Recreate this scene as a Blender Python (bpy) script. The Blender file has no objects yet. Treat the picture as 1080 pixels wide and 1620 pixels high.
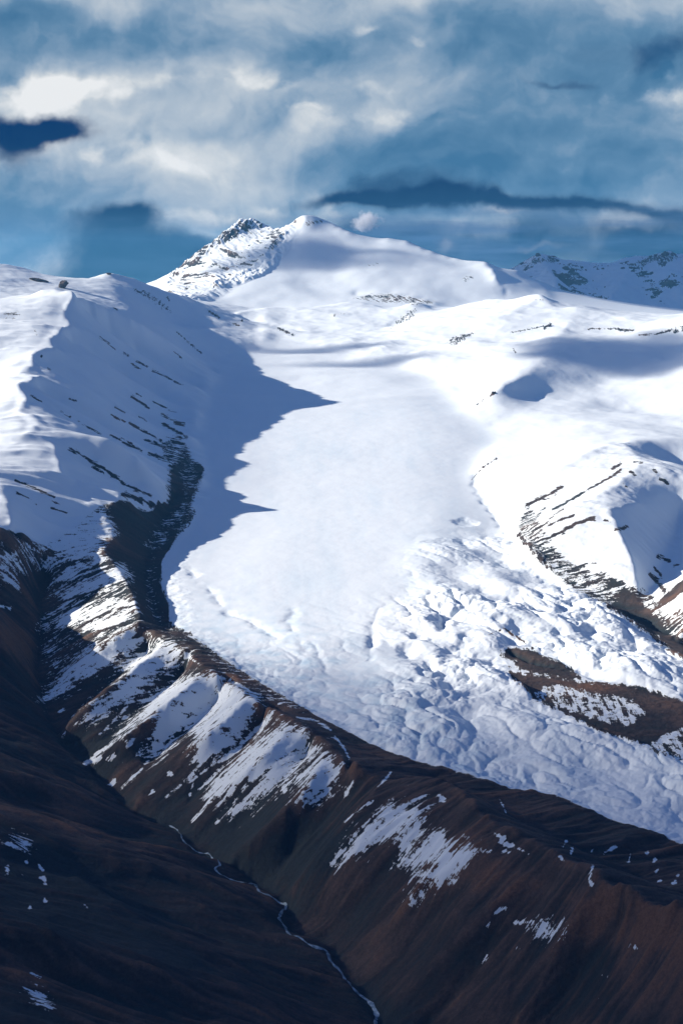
import bpy, math
import numpy as np
from mathutils import Vector

scene = bpy.context.scene
COL = scene.collection
R = math.radians

# ------------------------------------------------------------------ camera, light, exposure
FPX = 2800.0                      # focal length in pixels of the 1080 px wide photograph
PITCH = math.atan(380.0 / FPX)    # camera tilted a little below the horizon
BASE = 2200.0                     # camera height above the zero plane, metres

cam_data = bpy.data.cameras.new("camera")
cam = bpy.data.objects.new("camera", cam_data)
COL.objects.link(cam)
cam.location = (0, 0, BASE)
cam.rotation_euler = (math.pi / 2 - PITCH, 0, 0)
cam_data.sensor_fit = 'VERTICAL'
cam_data.sensor_height = 36.0
cam_data.lens = 36.0 * FPX / 1620.0
cam_data.clip_start = 10.0
cam_data.clip_end = 400000.0
scene.camera = cam

SUN_AZ = R(-80)     # from +Y (view direction) towards the left
SUN_EL = R(21.5)
sun_dir = (math.sin(SUN_AZ) * math.cos(SUN_EL), math.cos(SUN_AZ) * math.cos(SUN_EL), math.sin(SUN_EL))
sun_data = bpy.data.lights.new("sun", 'SUN')
sun_data.energy = 4.9
sun_data.angle = R(0.5)
sun_data.color = (1.0, 0.90, 0.78)
sun = bpy.data.objects.new("sun", sun_data)
COL.objects.link(sun)
sun.rotation_euler = Vector(sun_dir).to_track_quat('Z', 'Y').to_euler()

world = bpy.data.worlds.new("World")
scene.world = world
world.use_nodes = True
wt = world.node_tree
EXPOSURE = 0.92
EK = 2.0 ** -EXPOSURE * 10.0         # display value -> world colour at background strength 0.1

def build_sky():
    N, L = wt.nodes, wt.links
    bg = N['Background']; bg.inputs[1].default_value = 0.1
    def node(kind, **kw):
        x = N.new(kind)
        for k, v in kw.items(): setattr(x, k, v)
        return x
    def put(sock, v):
        if isinstance(v, (int, float)): sock.default_value = v
        elif isinstance(v, tuple): sock.default_value = v
        else: L.new(v, sock)
    def M(op, a, b=None, c=None, clamp=False):
        x = node('ShaderNodeMath', operation=op, use_clamp=clamp)
        for i, s in enumerate((a, b, c)):
            if s is not None: put(x.inputs[i], s)
        return x.outputs[0]
    def VM(op, a, b=None, out=0):
        x = node('ShaderNodeVectorMath', operation=op)
        put(x.inputs[0], a)
        if b is not None: put(x.inputs[1], b)
        return x.outputs[out]
    def smooth(v, lo, hi, a=0.0, b=1.0):
        x = node('ShaderNodeMapRange', interpolation_type='SMOOTHSTEP'); put(x.inputs[0], v)
        for k, q in zip((1, 2, 3, 4), (lo, hi, a, b)): x.inputs[k].default_value = q
        return x.outputs[0]
    def noise(v, scale, detail, rough, dist=0.0):
        x = node('ShaderNodeTexNoise'); put(x.inputs['Vector'], v)
        x.inputs['Scale'].default_value = scale; x.inputs['Detail'].default_value = detail
        x.inputs['Roughness'].default_value = rough; x.inputs['Distortion'].default_value = dist
        return x
    def mix(f, a, b):
        x = node('ShaderNodeMix', data_type='RGBA'); put(x.inputs[0], f); put(x.inputs[6], a); put(x.inputs[7], b)
        return x.outputs[2]
    nish = node('ShaderNodeTexSky', sky_type='NISHITA', sun_disc=False, sun_elevation=SUN_EL, sun_rotation=SUN_AZ, altitude=4000)
    d = node('ShaderNodeTexCoord').outputs['Generated']
    P = VM('MULTIPLY', d, (28.0, 28.0, 28.0))
    warp = noise(P, .42, 6, .55).outputs['Color']
    Pw = VM('ADD', P, VM('MULTIPLY', VM('SUBTRACT', warp, (.5, .5, .5)), (2.4, .6, 1.3)))
    fwd = smooth(M('DOT_PRODUCT', 0, 0) if False else VM('DOT_PRODUCT', d, (0, 1, 0), 1), .6, .9)
    cp, sp = math.cos(PITCH), math.sin(PITCH)
    def centre(px, py):
        v = Vector(((px - 540) / FPX, cp + (810 - py) / FPX * sp, -sp + (810 - py) / FPX * cp)).normalized()
        return (v.x * 28, v.y * 28, v.z * 28)
    def gauss(px, py, sx, sy):
        q = VM('MULTIPLY', VM('SUBTRACT', Pw, centre(px, py)), (100.0 / sx, 0.0, 100.0 / sy))
        return M('EXPONENT', M('MULTIPLY', VM('DOT_PRODUCT', q, q, 1), -.7))
    def total(items):
        s = None
        for px, py, sx, sy, w in items:
            g = M('MULTIPLY', gauss(px, py, sx, sy), w)
            s = g if s is None else M('ADD', s, g)
        return M('MULTIPLY', s, fwd)
    # fields of cloud, the gaps in them and the brighter heads
    gaps = total(((40, 193, 80, 24, -.80), (100, 203, 50, 14, -.55), (20, 232, 42, 34, -.60), (205, 350, 70, 16, -.75), (215, 405, 140, 46, -.6), (600, 318, 130, 13, -.6), (850, 324, 260, 10, -.6), (640, 285, 70, 20, -.35), (950, 80, 60, 14, -.26), (1050, 62, 60, 18, -.30), (1000, 105, 60, 16, -.3),
        (866, 129, 60, 6, -.50), (690, 395, 110, 22, -.5), (900, 385, 260, 24, -.18), (470, 345, 40, 16, -.3), (50, 25, 90, 22, -.12)))
    body = total(((540, 110, 720, 190, .66), (330, 250, 250, 110, .25), (420, 320, 120, 50, .35), (390, 352, 140, 30, .55), (290, 355, 55, 26, .35), (900, 230, 260, 80, .25), (0, 330, 170, 90, .30), (700, 30, 520, 40, .2)))
    tone_f = total(((620, 4, 480, 18, .24), (60, 118, 150, 30, .08), (330, 250, 200, 70, .26), (250, 150, 240, 50, .14), (640, 170, 140, 40, .08), (680, 180, 110, 40, .10), (190, 60, 120, 26, -.24), (490, 78, 90, 36, -.20), (850, 60, 220, 40, -.20), (880, 215, 260, 80, -.26), (50, 320, 140, 70, -.26), (640, 262, 110, 36, -.24), (950, 300, 260, 34, -.24), (60, 30, 120, 30, -.20), (350, 208, 90, 20, -.12), (560, 150, 60, 20, -.10)))
    heads = total(((20, 124, 70, 16, .42), (110, 130, 70, 13, .40), (190, 138, 70, 12, .40), (270, 130, 40, 8, .40), (80, 160, 60, 16, .45), (400, 128, 50, 16, .52), (440, 145, 40, 12, .45), (492, 174, 34, 6, .50), (205, 238, 46, 22, .55), (150, 240, 24, 12, .42), (320, 278, 50, 24, .45), (290, 350, 45, 16, .36), (650, 172, 50, 28, .52), (710, 186, 60, 12, .48), (600, 140, 30, 12, .42), (560, 190, 70, 18, .34),
        (585, 44, 44, 10, .46), (662, 70, 30, 9, .55), (1018, 109, 10, 11, .75), (1062, 138, 36, 9, .48), (985, 142, 36, 8, .34), (450, 328, 40, 9, .46), (400, 336, 80, 16, .46), (330, 350, 50, 14, .36), (578, 350, 20, 15, .55), (855, 390, 40, 5, .42), (810, 340, 50, 4, .34), (700, 388, 12, 8, .4)))
    Ps = VM('MULTIPLY', Pw, (.70, .70, 1.15))
    n_a = noise(Ps, .42, 7, .46, .0).outputs['Fac']
    n_b = noise(VM('ADD', Ps, (.22, 0, -.40)), .42, 7, .46, .0).outputs['Fac']
    n_c = noise(VM('MULTIPLY', Pw, (1, 1, 1.2)), 1.35, 8, .50).outputs['Fac']
    n_d = noise(VM('ADD', VM('MULTIPLY', Pw, (1, 1, 1.2)), (.12, 0, -.20)), 1.35, 8, .50).outputs['Fac']
    thin = noise(VM('MULTIPLY', P, (.6, .6, 5.0)), .8, 7, .58).outputs['Fac']
    wob = M('ADD', M('MULTIPLY', M('SUBTRACT', n_a, .5), 1.35), M('MULTIPLY', M('SUBTRACT', n_c, .5), .50))
    cover = smooth(M('ADD', M('ADD', wob, .36), M('ADD', gaps, body)), .22, .86)
    relief = M('ADD', M('MULTIPLY', M('SUBTRACT', n_a, n_b), 1.9), M('MULTIPLY', M('SUBTRACT', n_c, n_d), .50))
    tone = M('ADD', M('MULTIPLY_ADD', M('SUBTRACT', n_c, .5),   .16, .485), M('ADD', tone_f, relief))
    hd = smooth(M('ADD', heads, M('MULTIPLY', wob, 1.05)), .16, .80)
    open_heads = M('MULTIPLY', smooth(M('ADD', n_a, relief), .60, .78), M('SUBTRACT', 1.0, fwd))
    hd = M('MAXIMUM', hd, M('MULTIPLY', open_heads, .7))
    tone = M('MULTIPLY', M('ADD', tone, M('MULTIPLY', hd, M('MULTIPLY_ADD', relief, 2.2, .26))), .8)
    ramp = node('ShaderNodeValToRGB'); put(ramp.inputs[0], tone)
    cr = ramp.color_ramp; cr.interpolation = 'LINEAR'
    k = EK
    stops = ((0.0, (.05, .165, .315)), (.20, (.115, .245, .40)), (.36, (.235, .355, .495)), (.52, (.41, .50, .60)), (.74, (.64, .685, .725)), (1.0, (.86, .875, .885)))
    cr.elements[0].position = stops[0][0]; cr.elements[0].color = (*stops[0][1], 1)
    cr.elements[1].position = stops[-1][0]; cr.elements[1].color = (*stops[-1][1], 1)
    for p, c in stops[1:-1]:
        cr.elements.new(p).color = (*c, 1)
    cloud = VM('MULTIPLY', ramp.outputs[0], (k, k, k))
    # clear air: the Nishita sky, deep and blue, with thin far layers low down
    ez = VM('DOT_PRODUCT', d, (0, 0, 1), 1)
    tint = mix(smooth(ez, .035, .60), (.0005, .032, .096, 1), (.003, .24, .66, 1))
    clear = VM('MULTIPLY', nish.outputs[0], tint)
    low = M('MULTIPLY', smooth(ez, .040, .026), smooth(M('MULTIPLY_ADD', VM('DOT_PRODUCT', d, (1, 0, 0), 1), 7.0, .2), 0.0, .35, .25, 1.0))
    layer = M('MULTIPLY', smooth(thin, .36, .66), low)
    col = mix(cover, clear, cloud)
    col = mix(M('MULTIPLY', layer, .85), col, (.080 * k, .165 * k, .32 * k, 1))
    glow = M('MULTIPLY', M('MULTIPLY', hd, low), .6)
    col = mix(glow, col, (.34 * k, .38 * k, .47 * k, 1))
    below = smooth(ez, -.004, -.03)
    col = mix(below, col, (.004 * k, .064 * k, .20 * k, 1))
    L.new(col, bg.inputs[0])

scene.view_settings.view_transform = 'Standard'
scene.view_settings.look = 'None'
scene.view_settings.gamma = 1.0
scene.view_settings.use_curve_mapping = False
scene.view_settings.exposure = EXPOSURE
build_sky()
scene.cycles.use_denoising = True
scene.cycles.denoising_prefilter = 'ACCURATE'
scene.cycles.denoising_input_passes = 'RGB_ALBEDO_NORMAL'
scene.cycles.max_bounces = 4
scene.cycles.diffuse_bounces = 1
scene.cycles.volume_bounces = 1

# ------------------------------------------------------------------ picture -> world
cP, sP = math.cos(PITCH), math.sin(PITCH)

def ray(px, py):
    x = (px - 540.0) / FPX
    y = (810.0 - py) / FPX
    fy = cP + y * sP
    fz = -sP + y * cP
    return x / fy, fz / fy

def pt(px, py, Y=None, z=None):
    u, t = ray(px, py)
    if Y is None:
        Y = z / t
    return (u * Y, Y, t * Y)

# ------------------------------------------------------------------ noise
_rng = np.random.default_rng(7)
_perm = _rng.permutation(256)
_perm = np.concatenate([_perm, _perm]).astype(np.int32)
_ang = _rng.random(256) * 2 * np.pi
_gx, _gy = np.cos(_ang), np.sin(_ang)

def perlin(x, y):
    xi = np.floor(x); yi = np.floor(y)
    xf = x - xi; yf = y - yi
    xi = xi.astype(np.int32) & 255; yi = yi.astype(np.int32) & 255
    u = xf * xf * xf * (xf * (xf * 6 - 15) + 10)
    v = yf * yf * yf * (yf * (yf * 6 - 15) + 10)
    def g(ix, iy, dx, dy):
        h = _perm[_perm[ix & 255] + (iy & 255)]
        return _gx[h] * dx + _gy[h] * dy
    a = g(xi, yi, xf, yf); b = g(xi + 1, yi, xf - 1, yf)
    c = g(xi, yi + 1, xf, yf - 1); d = g(xi + 1, yi + 1, xf - 1, yf - 1)
    return 1.5 * ((a + (b - a) * u) * (1 - v) + (c + (d - c) * u) * v)

def fbm(x, y, octaves=4, gain=0.5, lac=2.03):
    s = 0.0; a = 1.0; n = 0.0
    for o in range(octaves):
        s = s + a * perlin(x + 17.3 * o, y - 9.1 * o)
        n += a; a *= gain; x = x * lac; y = y * lac
    return s / n

def ridged(x, y, octaves=4, gain=0.5, lac=2.03):
    s = 0.0; a = 1.0; n = 0.0
    for o in range(octaves):
        s = s + a * (1 - 2 * np.abs(perlin(x + 31.7 * o, y + 5.3 * o)))
        n += a; a *= gain; x = x * lac; y = y * lac
    return s / n

def sstep(a, b, x):
    t = np.clip((x - a) / (b - a), 0, 1)
    return t * t * (3 - 2 * t)

# ------------------------------------------------------------------ terrain: control lines (photo pixel + distance or height, km)
def glac_z(Y):
    return -1.5 + 0.12 * (Y - 4.7)

def gY(px, py):
    u, t = ray(px, py)
    return 2.064 / (0.12 - t)

U0, U1, DU = -0.62, 0.62, 0.002
V0, V1, DV = math.log(2.0), math.log(60.0), 0.004
NU = int((U1 - U0) / DU) // 16 * 16
NV = int((V1 - V0) / DV) // 16 * 16
Zc = np.zeros((NV, NU)); Wc = np.zeros((NV, NU)); Cr = np.zeros((NV, NU))

def catmull(P, n=40):
    P = np.array(P, float)
    if len(P) == 1:
        return P
    Q = np.vstack([2 * P[0] - P[1], P, 2 * P[-1] - P[-2]])
    out = []
    for i in range(len(P) - 1):
        p0, p1, p2, p3 = Q[i], Q[i + 1], Q[i + 2], Q[i + 3]
        for s in np.linspace(0, 1, n, endpoint=False):
            out.append(0.5 * (2 * p1 + (p2 - p0) * s + (2 * p0 - 5 * p1 + 4 * p2 - p3) * s * s + (-p0 + 3 * p1 - 3 * p2 + p3) * s ** 3))
    out.append(P[-1])
    return np.array(out)

def line(pts, crisp=0.0, xyz=False):
    Q = pts if xyz else []
    if not xyz:
        for p in pts:
            px, py, how = p
            if how == 'g':
                Y = gY(px, py); Q.append(pt(px, py, Y=Y))
            elif isinstance(how, tuple):          # ('z', height)
                Q.append(pt(px, py, z=how[1]))
            else:
                Q.append(pt(px, py, Y=how))
    C = catmull(Q, 60)
    u = C[:, 0] / C[:, 1]; v = np.log(C[:, 1])
    iu = np.round((u - U0) / DU).astype(int); iv = np.round((v - V0) / DV).astype(int)
    ok = (iu >= 0) & (iu < NU) & (iv >= 0) & (iv < NV)
    np.add.at(Zc, (iv[ok], iu[ok]), C[ok, 2]); np.add.at(Wc, (iv[ok], iu[ok]), 1.0)
    if crisp:
        np.maximum.at(Cr, (iv[ok], iu[ok]), crisp)

z = lambda h: ('z', h)
# -- far plateau
for Y in (19.0, 20.0, 26, 35, 58):
    line([(k * Y, Y, -0.62 if Y > 22 else -0.5) for k in np.linspace(-0.6, 0.6, 8)], xyz=True)
# -- the double-headed peak
line([(264, 452, 16.6), (282, 436, 16.8), (305, 415, 16.9), (322, 402, 16.95), (348, 380, 17.0), (368, 364, 17.1), (393, 351, 17.2), (415, 358, 17.2),
      (432, 370, 17.15), (450, 366, 17.1), (470, 349, 17.0), (487, 335, 17.0), (515, 345, 17.0), (540, 359, 16.9), (562, 369, 16.8),
      (590, 375, 16.8), (640, 380, 16.7), (670, 392, 16.6), (700, 403, 16.5), (730, 411, 16.4), (765, 414, 16.3), (790, 425, 16.3), (830, 432, 16.4)], 1)
line([(487, 335, 17.0), (470, 361, 16.85), (450, 383, 16.65), (428, 408, 16.4), (405, 432, 16.15), (370, 450, 15.95), (330, 453, 15.9)], 1)   # arete
line([(264, 452, 16.6), (300, 460, 15.9), (330, 470, 15.6), (380, 478, 15.5)], 0)
line([(765, 414, 16.3), (780, 430, 16.0), (792, 450, 15.8), (800, 470, 15.6)], 0.6)
line([(560, 430, 16.0), (650, 440, 15.9), (720, 455, 15.8)], 0)
line([(540, 400, 16.5), (520, 430, 16.1), (500, 455, 15.8)], 0)
line([(560, 468, 15.6), (600, 462, 15.55), (640, 466, 15.5), (700, 480, 15.3)], 0.5)
line([(350, 500, 15.2), (450, 497, 15.2), (560, 490, 15.2), (700, 500, 15.1), (860, 500, 15.0), (1080, 520, 14.6), (1300, 520, 14.6)], 0)
line([(264, 452, 16.6), (200, 455, 16.8), (100, 465, 17.0), (-200, 470, 17.5)], 0)
# -- far range on the right
line([(780, 445, 22.), (800, 432, 22.), (825, 415, 22.), (850, 403, 22.), (875, 410, 22.), (905, 419, 22.), (960, 418, 22.), (1000, 410, 22.), (1030, 404, 22.),
      (1052, 400, 22.), (1080, 407, 22.), (1140, 400, 22.), (1250, 420, 22.5), (1450, 425, 23)], 1)
line([(850, 403, 22.), (870, 430, 21.), (885, 460, 20.)], .5)
line([(1000, 410, 22.), (985, 440, 21.), (965, 475, 20.)], .5)
line([(1052, 400, 22.), (1060, 440, 21.), (1090, 480, 20.)], .5)
line([(930, 445, 21.4), (925, 480, 20.)], .3)
line([(1025, 440, 21.4), (1030, 490, 20.)], .3)
# -- upper basin rim
line([(366, 496, 13.9), (400, 492, 14.2), (440, 489, 14.4), (480, 490, 14.4), (520, 484, 14.5), (555, 479, 14.5), (590, 487, 14.4), (612, 493, 14.3),
      (640, 487, 14.2), (660, 483, 14.1), (685, 495, 14.0), (710, 493, 13.9), (750, 482, 13.7), (775, 477, 13.6), (810, 477, 13.5), (850, 471, 13.3),
      (880, 490, 13.0), (912, 491, 12.9), (960, 499, 12.8), (1020, 509, 12.5), (1050, 509, 12.3), (1080, 505, 12.1), (1200, 480, 11.8), (1500, 460, 11.6)], .6)
line([(660, 483, 14.1), (640, 505, 13.7), (615, 522, 13.4)], .6)
line([(850, 471, 13.3), (800, 500, 12.9), (745, 525, 12.6), (690, 548, 12.3), (640, 566, 12.1)], .5)
line([(1000, 545, 11.8), (940, 540, 12.0), (880, 530, 12.4), (830, 535, 12.4)], 0)
line([(912, 491, 12.9), (890, 525, 12.2), (868, 555, 11.5), (845, 578, 11.05), (820, 591, 10.78), (800, 601, 10.6), (775, 620, 10.45), (750, 640, 'g')], .1)
line([(1080, 540, 11.9), (1040, 580, 11.2), (980, 600, 11.1), (930, 612, 10.95)], 0)
line([(1100, 665, 9.8), (1000, 650, 10.4), (930, 634, 10.6), (850, 636, 10.68), (800, 636, 10.6)], 0)
line([(1300, 560, 11.2), (1300, 640, 9.9), (1300, 720, 9.0)], 0)
line([(1080, 690, 9.2), (1000, 672, 9.6), (900, 680, 9.45), (800, 700, 'g')], 0)
# -- left: far ridge
line([(-400, 380, 12.5), (-200, 400, 12.8), (-60, 412, 13.0), (0, 418, 13.2), (25, 421, 13.3), (50, 428, 13.4), (75, 437, 13.5), (95, 447, 13.6), (118, 445, 13.6), (145, 438, 13.6), (172, 432, 13.6), (200, 436, 13.7),
      (225, 445, 13.75), (260, 459, 13.8), (300, 472, 13.9), (340, 488, 14.0), (370, 498, 14.0), (405, 511, 13.8), (440, 522, 13.6), (470, 528, 'g')], .7)
line([(20, 455, 12.2), (90, 470, 12.0), (150, 478, 12.0), (200, 495, 12.0), (240, 517, 12.0), (290, 552, 11.95), (330, 575, 11.9)], 0)
line([(172, 440, 13.3), (190, 470, 12.6), (215, 497, 12.2)], 0)
line([(268, 515, 12.75), (300, 518, 12.85), (340, 522, 12.85), (375, 535, 12.75), (405, 550, 12.6)], .5)
line([(255, 500, 13.0), (300, 508, 13.1), (350, 516, 13.2), (400, 528, 13.1), (440, 540, 13.0)], 0)
line([(290, 545, 12.2), (330, 556, 12.15), (370, 566, 'g')], 0)
# -- left: near crest (lit on its left, shaded on its right)
crest_near = [(-40, 470, 11.0), (0, 474, 11.1), (35, 474, 11.1), (70, 461, 11.1), (100, 463, 11.03), (119, 464, 10.98), (113, 478, 10.88), (99, 496, 10.76), (112, 512, 10.6), (95, 526, 10.38), (77, 540, 10.17), (86, 550, 10.07), (52, 558, 9.8),
         (50, 578, 9.58), (32, 589, 9.38), (66, 599, 9.28), (28, 612, 9.06), (42, 630, 8.88), (32, 650, 8.66), (58, 667, 8.45), (48, 684, 8.23)]
line(crest_near, 1)
line([(119, 464, 10.98), (135, 473, 11.12), (167, 490, 11.25), (217, 512, 11.35), (260, 540, 11.5), (300, 566, 11.6), (328, 585, 11.65), (340, 594, 'g')], .9)
line([(112, 512, 10.6), (150, 533, 10.7), (200, 565, 10.72), (250, 600, 10.62), (300, 630, 10.5), (326, 652, 'g')], .8)
line([(86, 550, 10.07), (120, 567, 10.14), (170, 600, 10.12), (220, 636, 10.07), (270, 665, 10.05), (312, 690, 'g')], .8)
line([(66, 599, 9.28), (110, 622, 9.3), (160, 650, 9.28), (210, 683, 9.28), (260, 712, 9.2), (300, 728, 9.15)], .8)
line([(42, 630, 8.88), (90, 655, 8.9), (140, 685, 8.84), (190, 714, 8.8), (240, 745, 8.68), (280, 765, 8.65)], .6)
line([(58, 667, 8.45), (98, 688, 8.28), (140, 692, 8.27), (180, 697, 8.28), (212, 720, 8.26), (240, 745, 8.25), (270, 775, 8.25)], .7)
line([(120, 712, 8.22), (170, 742, 8.18), (220, 772, 8.16), (265, 800, 8.1)], .4)
line([(48, 684, 8.22), (85, 702, 8.15), (130, 735, 8.12), (180, 765, 8.12), (230, 787, 8.05), (262, 800, 8.0)], .4)
# gullies between the spurs
gz = lambda px, py, Y, dep: (px, py, ('gz', Y, dep))
line([(120, 498, 11.0), (145, 513, 11.12), (180, 540, 11.15), (230, 575, 11.2), (280, 606, 11.15), (315, 625, 11.05)], .3)
line([(106, 540, 10.45), (150, 572, 10.5), (200, 606, 10.5), (250, 636, 10.45), (300, 665, 10.25)], .3)
line([(80, 582, 9.82), (130, 612, 9.86), (180, 645, 9.85), (230, 675, 9.82), (285, 703, 9.65)], .3)
line([(60, 624, 9.2), (100, 646, 9.2), (150, 676, 9.17), (200, 706, 9.12), (250, 737, 9.0)], .3)
# slopes left of the crest
line([(-20, 520, 10.4), (-60, 600, 9.6), (-100, 680, 8.9)], 0)
line([(-150, 560, 10.4), (-230, 680, 9.4)], 0)
line([(-20, 715, 8.0), (20, 702, 8.08), (45, 685, 8.2)], .4)
# lower lit spur
line([(85, 702, 8.12), (95, 740, 7.85), (115, 768, 7.76), (150, 780, 7.74), (192, 783, 7.78), (204, 792, 7.75)], .6)
line([(192, 783, 7.78), (165, 815, 7.52), (182, 845, 7.33), (165, 870, 7.12), (190, 905, 6.92), (213, 950, 6.58), (222, 985, 6.38), (235, 1000, 6.28)], .7)
line([(150, 780, 7.74), (125, 820, 7.45), (90, 850, 7.22), (60, 868, 7.05)], .2)
line([(-20, 740, 7.7), (10, 790, 7.3), (20, 830, 7.05)], .2)
line([(60, 790, 7.5), (45, 830, 7.2), (35, 855, 7.0)], 0)
line([(-160, 800, 7.5), (-80, 830, 7.1), (0, 843, 6.9), (25, 855, 6.9)], .2)
# stream valley
valley = [(20, 858, 7.05), (55, 885, 7.0), (72, 915, z(-1.225)), (62, 960, z(-1.30)), (66, 1000, z(-1.36)), (58, 1060, z(-1.44)), (70, 1120, z(-1.50)), (90, 1170, z(-1.56)),
     (130, 1215, z(-1.61)), (190, 1270, z(-1.65)), (240, 1305, z(-1.67)), (285, 1330, z(-1.69)), (345, 1372, z(-1.71)), (400, 1397, z(-1.725)), (447, 1435, z(-1.735)),
     (460, 1480, z(-1.75)), (520, 1515, z(-1.76)), (555, 1560, z(-1.77)), (600, 1620, z(-1.785)), (650, 1700, z(-1.80)), (720, 1850, z(-1.83)), (850, 2200, z(-1.88))]
line(valley, .8)
line([(p[0] + 12, p[1] + 4, z(p[2][1] + .003) if isinstance(p[2], tuple) else p[2]) for p in valley[13:]], 0)
# moraine ridge crest
moraine = [(235, 1000, 6.25), (268, 1012, z(-1.305)), (330, 1060, z(-1.335)), (400, 1105, z(-1.36)), (470, 1145, z(-1.385)), (520, 1180, z(-1.40)), (552, 1215, z(-1.415))]
line(moraine, .8)
hill = [(552, 1215, z(-1.415)), (610, 1235, z(-1.425)), (685, 1243, z(-1.42)), (730, 1265, z(-1.42)), (780, 1310, z(-1.42)), (860, 1347, z(-1.42)), (920, 1377, z(-1.415)), (965, 1405, z(-1.41)),
        (1020, 1425, z(-1.40)), (1080, 1450, z(-1.39)), (1160, 1490, z(-1.36)), (1400, 1560, z(-1.25))]
line(hill, .5)
# moraine spurs (ridge, gully) falling left into the valley
line([(222, 985, 6.32), (170, 1015, 6.25), (120, 1050, 6.2), (80, 1090, 6.15)], .7)
line([(268, 1012, z(-1.305)), (210, 1060, z(-1.36)), (150, 1105, z(-1.43)), (95, 1165, z(-1.54))], .7)
line([(330, 1060, z(-1.335)), (270, 1110, z(-1.40)), (200, 1165, z(-1.49)), (140, 1215, z(-1.59))], .7)
line([(400, 1105, z(-1.36)), (340, 1150, z(-1.42)), (270, 1205, z(-1.53)), (215, 1270, z(-1.63))], .7)
line([(470, 1145, z(-1.385)), (415, 1195, z(-1.45)), (350, 1255, z(-1.56)), (290, 1325, z(-1.68))], .7)
line([(520, 1180, z(-1.40)), (490, 1240, z(-1.46)), (420, 1310, z(-1.58)), (360, 1365, z(-1.69))], .7)
gd = .018
line([(240, 1035, z(-1.35 - gd)), (190, 1075, z(-1.41 - gd)), (130, 1130, z(-1.49 - gd))], .4)
line([(300, 1065, z(-1.375 - gd)), (240, 1115, z(-1.44 - gd)), (170, 1175, z(-1.53 - gd))], .4)
line([(360, 1105, z(-1.40 - gd)), (300, 1155, z(-1.47 - gd)), (230, 1220, z(-1.57 - gd))], .4)
line([(430, 1145, z(-1.42 - gd)), (370, 1200, z(-1.49 - gd)), (300, 1275, z(-1.61 - gd))], .4)
line([(495, 1190, z(-1.435 - gd)), (440, 1250, z(-1.51 - gd)), (370, 1325, z(-1.64 - gd))], .4)
# right front hills: spurs and gullies
line([(552, 1215, z(-1.43)), (548, 1255, z(-1.48)), (520, 1300, z(-1.55)), (470, 1350, z(-1.64)), (425, 1405, z(-1.72))], .5)        # gully
line([(610, 1235, z(-1.425)), (575, 1275, z(-1.465)), (530, 1330, z(-1.55)), (480, 1380, z(-1.63)), (450, 1425, z(-1.72))], .4)
line([(685, 1243, z(-1.42)), (660, 1290, z(-1.455)), (610, 1340, z(-1.53)), (560, 1400, z(-1.62)), (500, 1465, z(-1.735))], .4)
line([(650, 1370, z(-1.55)), (580, 1430, z(-1.65)), (520, 1490, z(-1.75))], .3)
line([(780, 1310, z(-1.42)), (745, 1350, z(-1.46)), (690, 1390, z(-1.53)), (620, 1450, z(-1.64)), (555, 1530, z(-1.755))], .4)
line([(735, 1420, z(-1.55)), (660, 1490, z(-1.67)), (585, 1580, z(-1.77))], .3)
line([(860, 1347, z(-1.42)), (800, 1410, z(-1.50)), (730, 1480, z(-1.60)), (655, 1560, z(-1.71)), (610, 1615, z(-1.775))], .4)
line([(850, 1450, z(-1.54)), (760, 1530, z(-1.66)), (670, 1640, z(-1.79))], .3)
line([(965, 1405, z(-1.41)), (900, 1480, z(-1.52)), (820, 1560, z(-1.64)), (740, 1660, z(-1.77))], .4)
line([(980, 1500, z(-1.53)), (900, 1590, z(-1.66)), (820, 1720, z(-1.80))], .3)
line([(1080, 1450, z(-1.39)), (1020, 1530, z(-1.51)), (940, 1640, z(-1.65)), (860, 1800, z(-1.80))], .4)
line([(1200, 1510, z(-1.37)), (1150, 1640, z(-1.52)), (1050, 1850, z(-1.72))], .3)
# trough between the moraine and the glacier, and the bank down from the glacier edge
line([(285, 770, 8.42), (270, 800, 8.2), (255, 835, 7.82), (240, 870, 7.48), (232, 905, 7.18), (240, 950, 6.82), (252, 990, 6.5), (285, 1013, 6.22), (345, 1055, 5.93), (415, 1098, 5.68),
      (480, 1132, 5.50), (550, 1172, 5.30), (610, 1205, 5.14), (680, 1238, 5.0), (720, 1262, z(-1.475)), (790, 1295, z(-1.495)), (870, 1335, z(-1.505)), (935, 1365, z(-1.505)), (990, 1390, z(-1.50)), (1080, 1425, z(-1.49)), (1200, 1480, z(-1.46))], .5)
gl_left = [(440, 535), (380, 560), (345, 590), (328, 625), (322, 655), (308, 700), (325, 745), (318, 790), (290, 840), (258, 880), (252, 915), (266, 950), (268, 990), (300, 1008), (360, 1052), (430, 1095),
           (500, 1133), (570, 1168), (640, 1199), (720, 1225), (800, 1250), (880, 1266), (960, 1300), (1080, 1338), (1250, 1395)]
gl_right = [(1250, 1130), (1075, 1040), (985, 975), (900, 932), (845, 890), (815, 850), (812, 815), (780, 775), (755, 748), (770, 720), (800, 700), (740, 640), (700, 600), (640, 580), (560, 570), (500, 550)]
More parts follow.
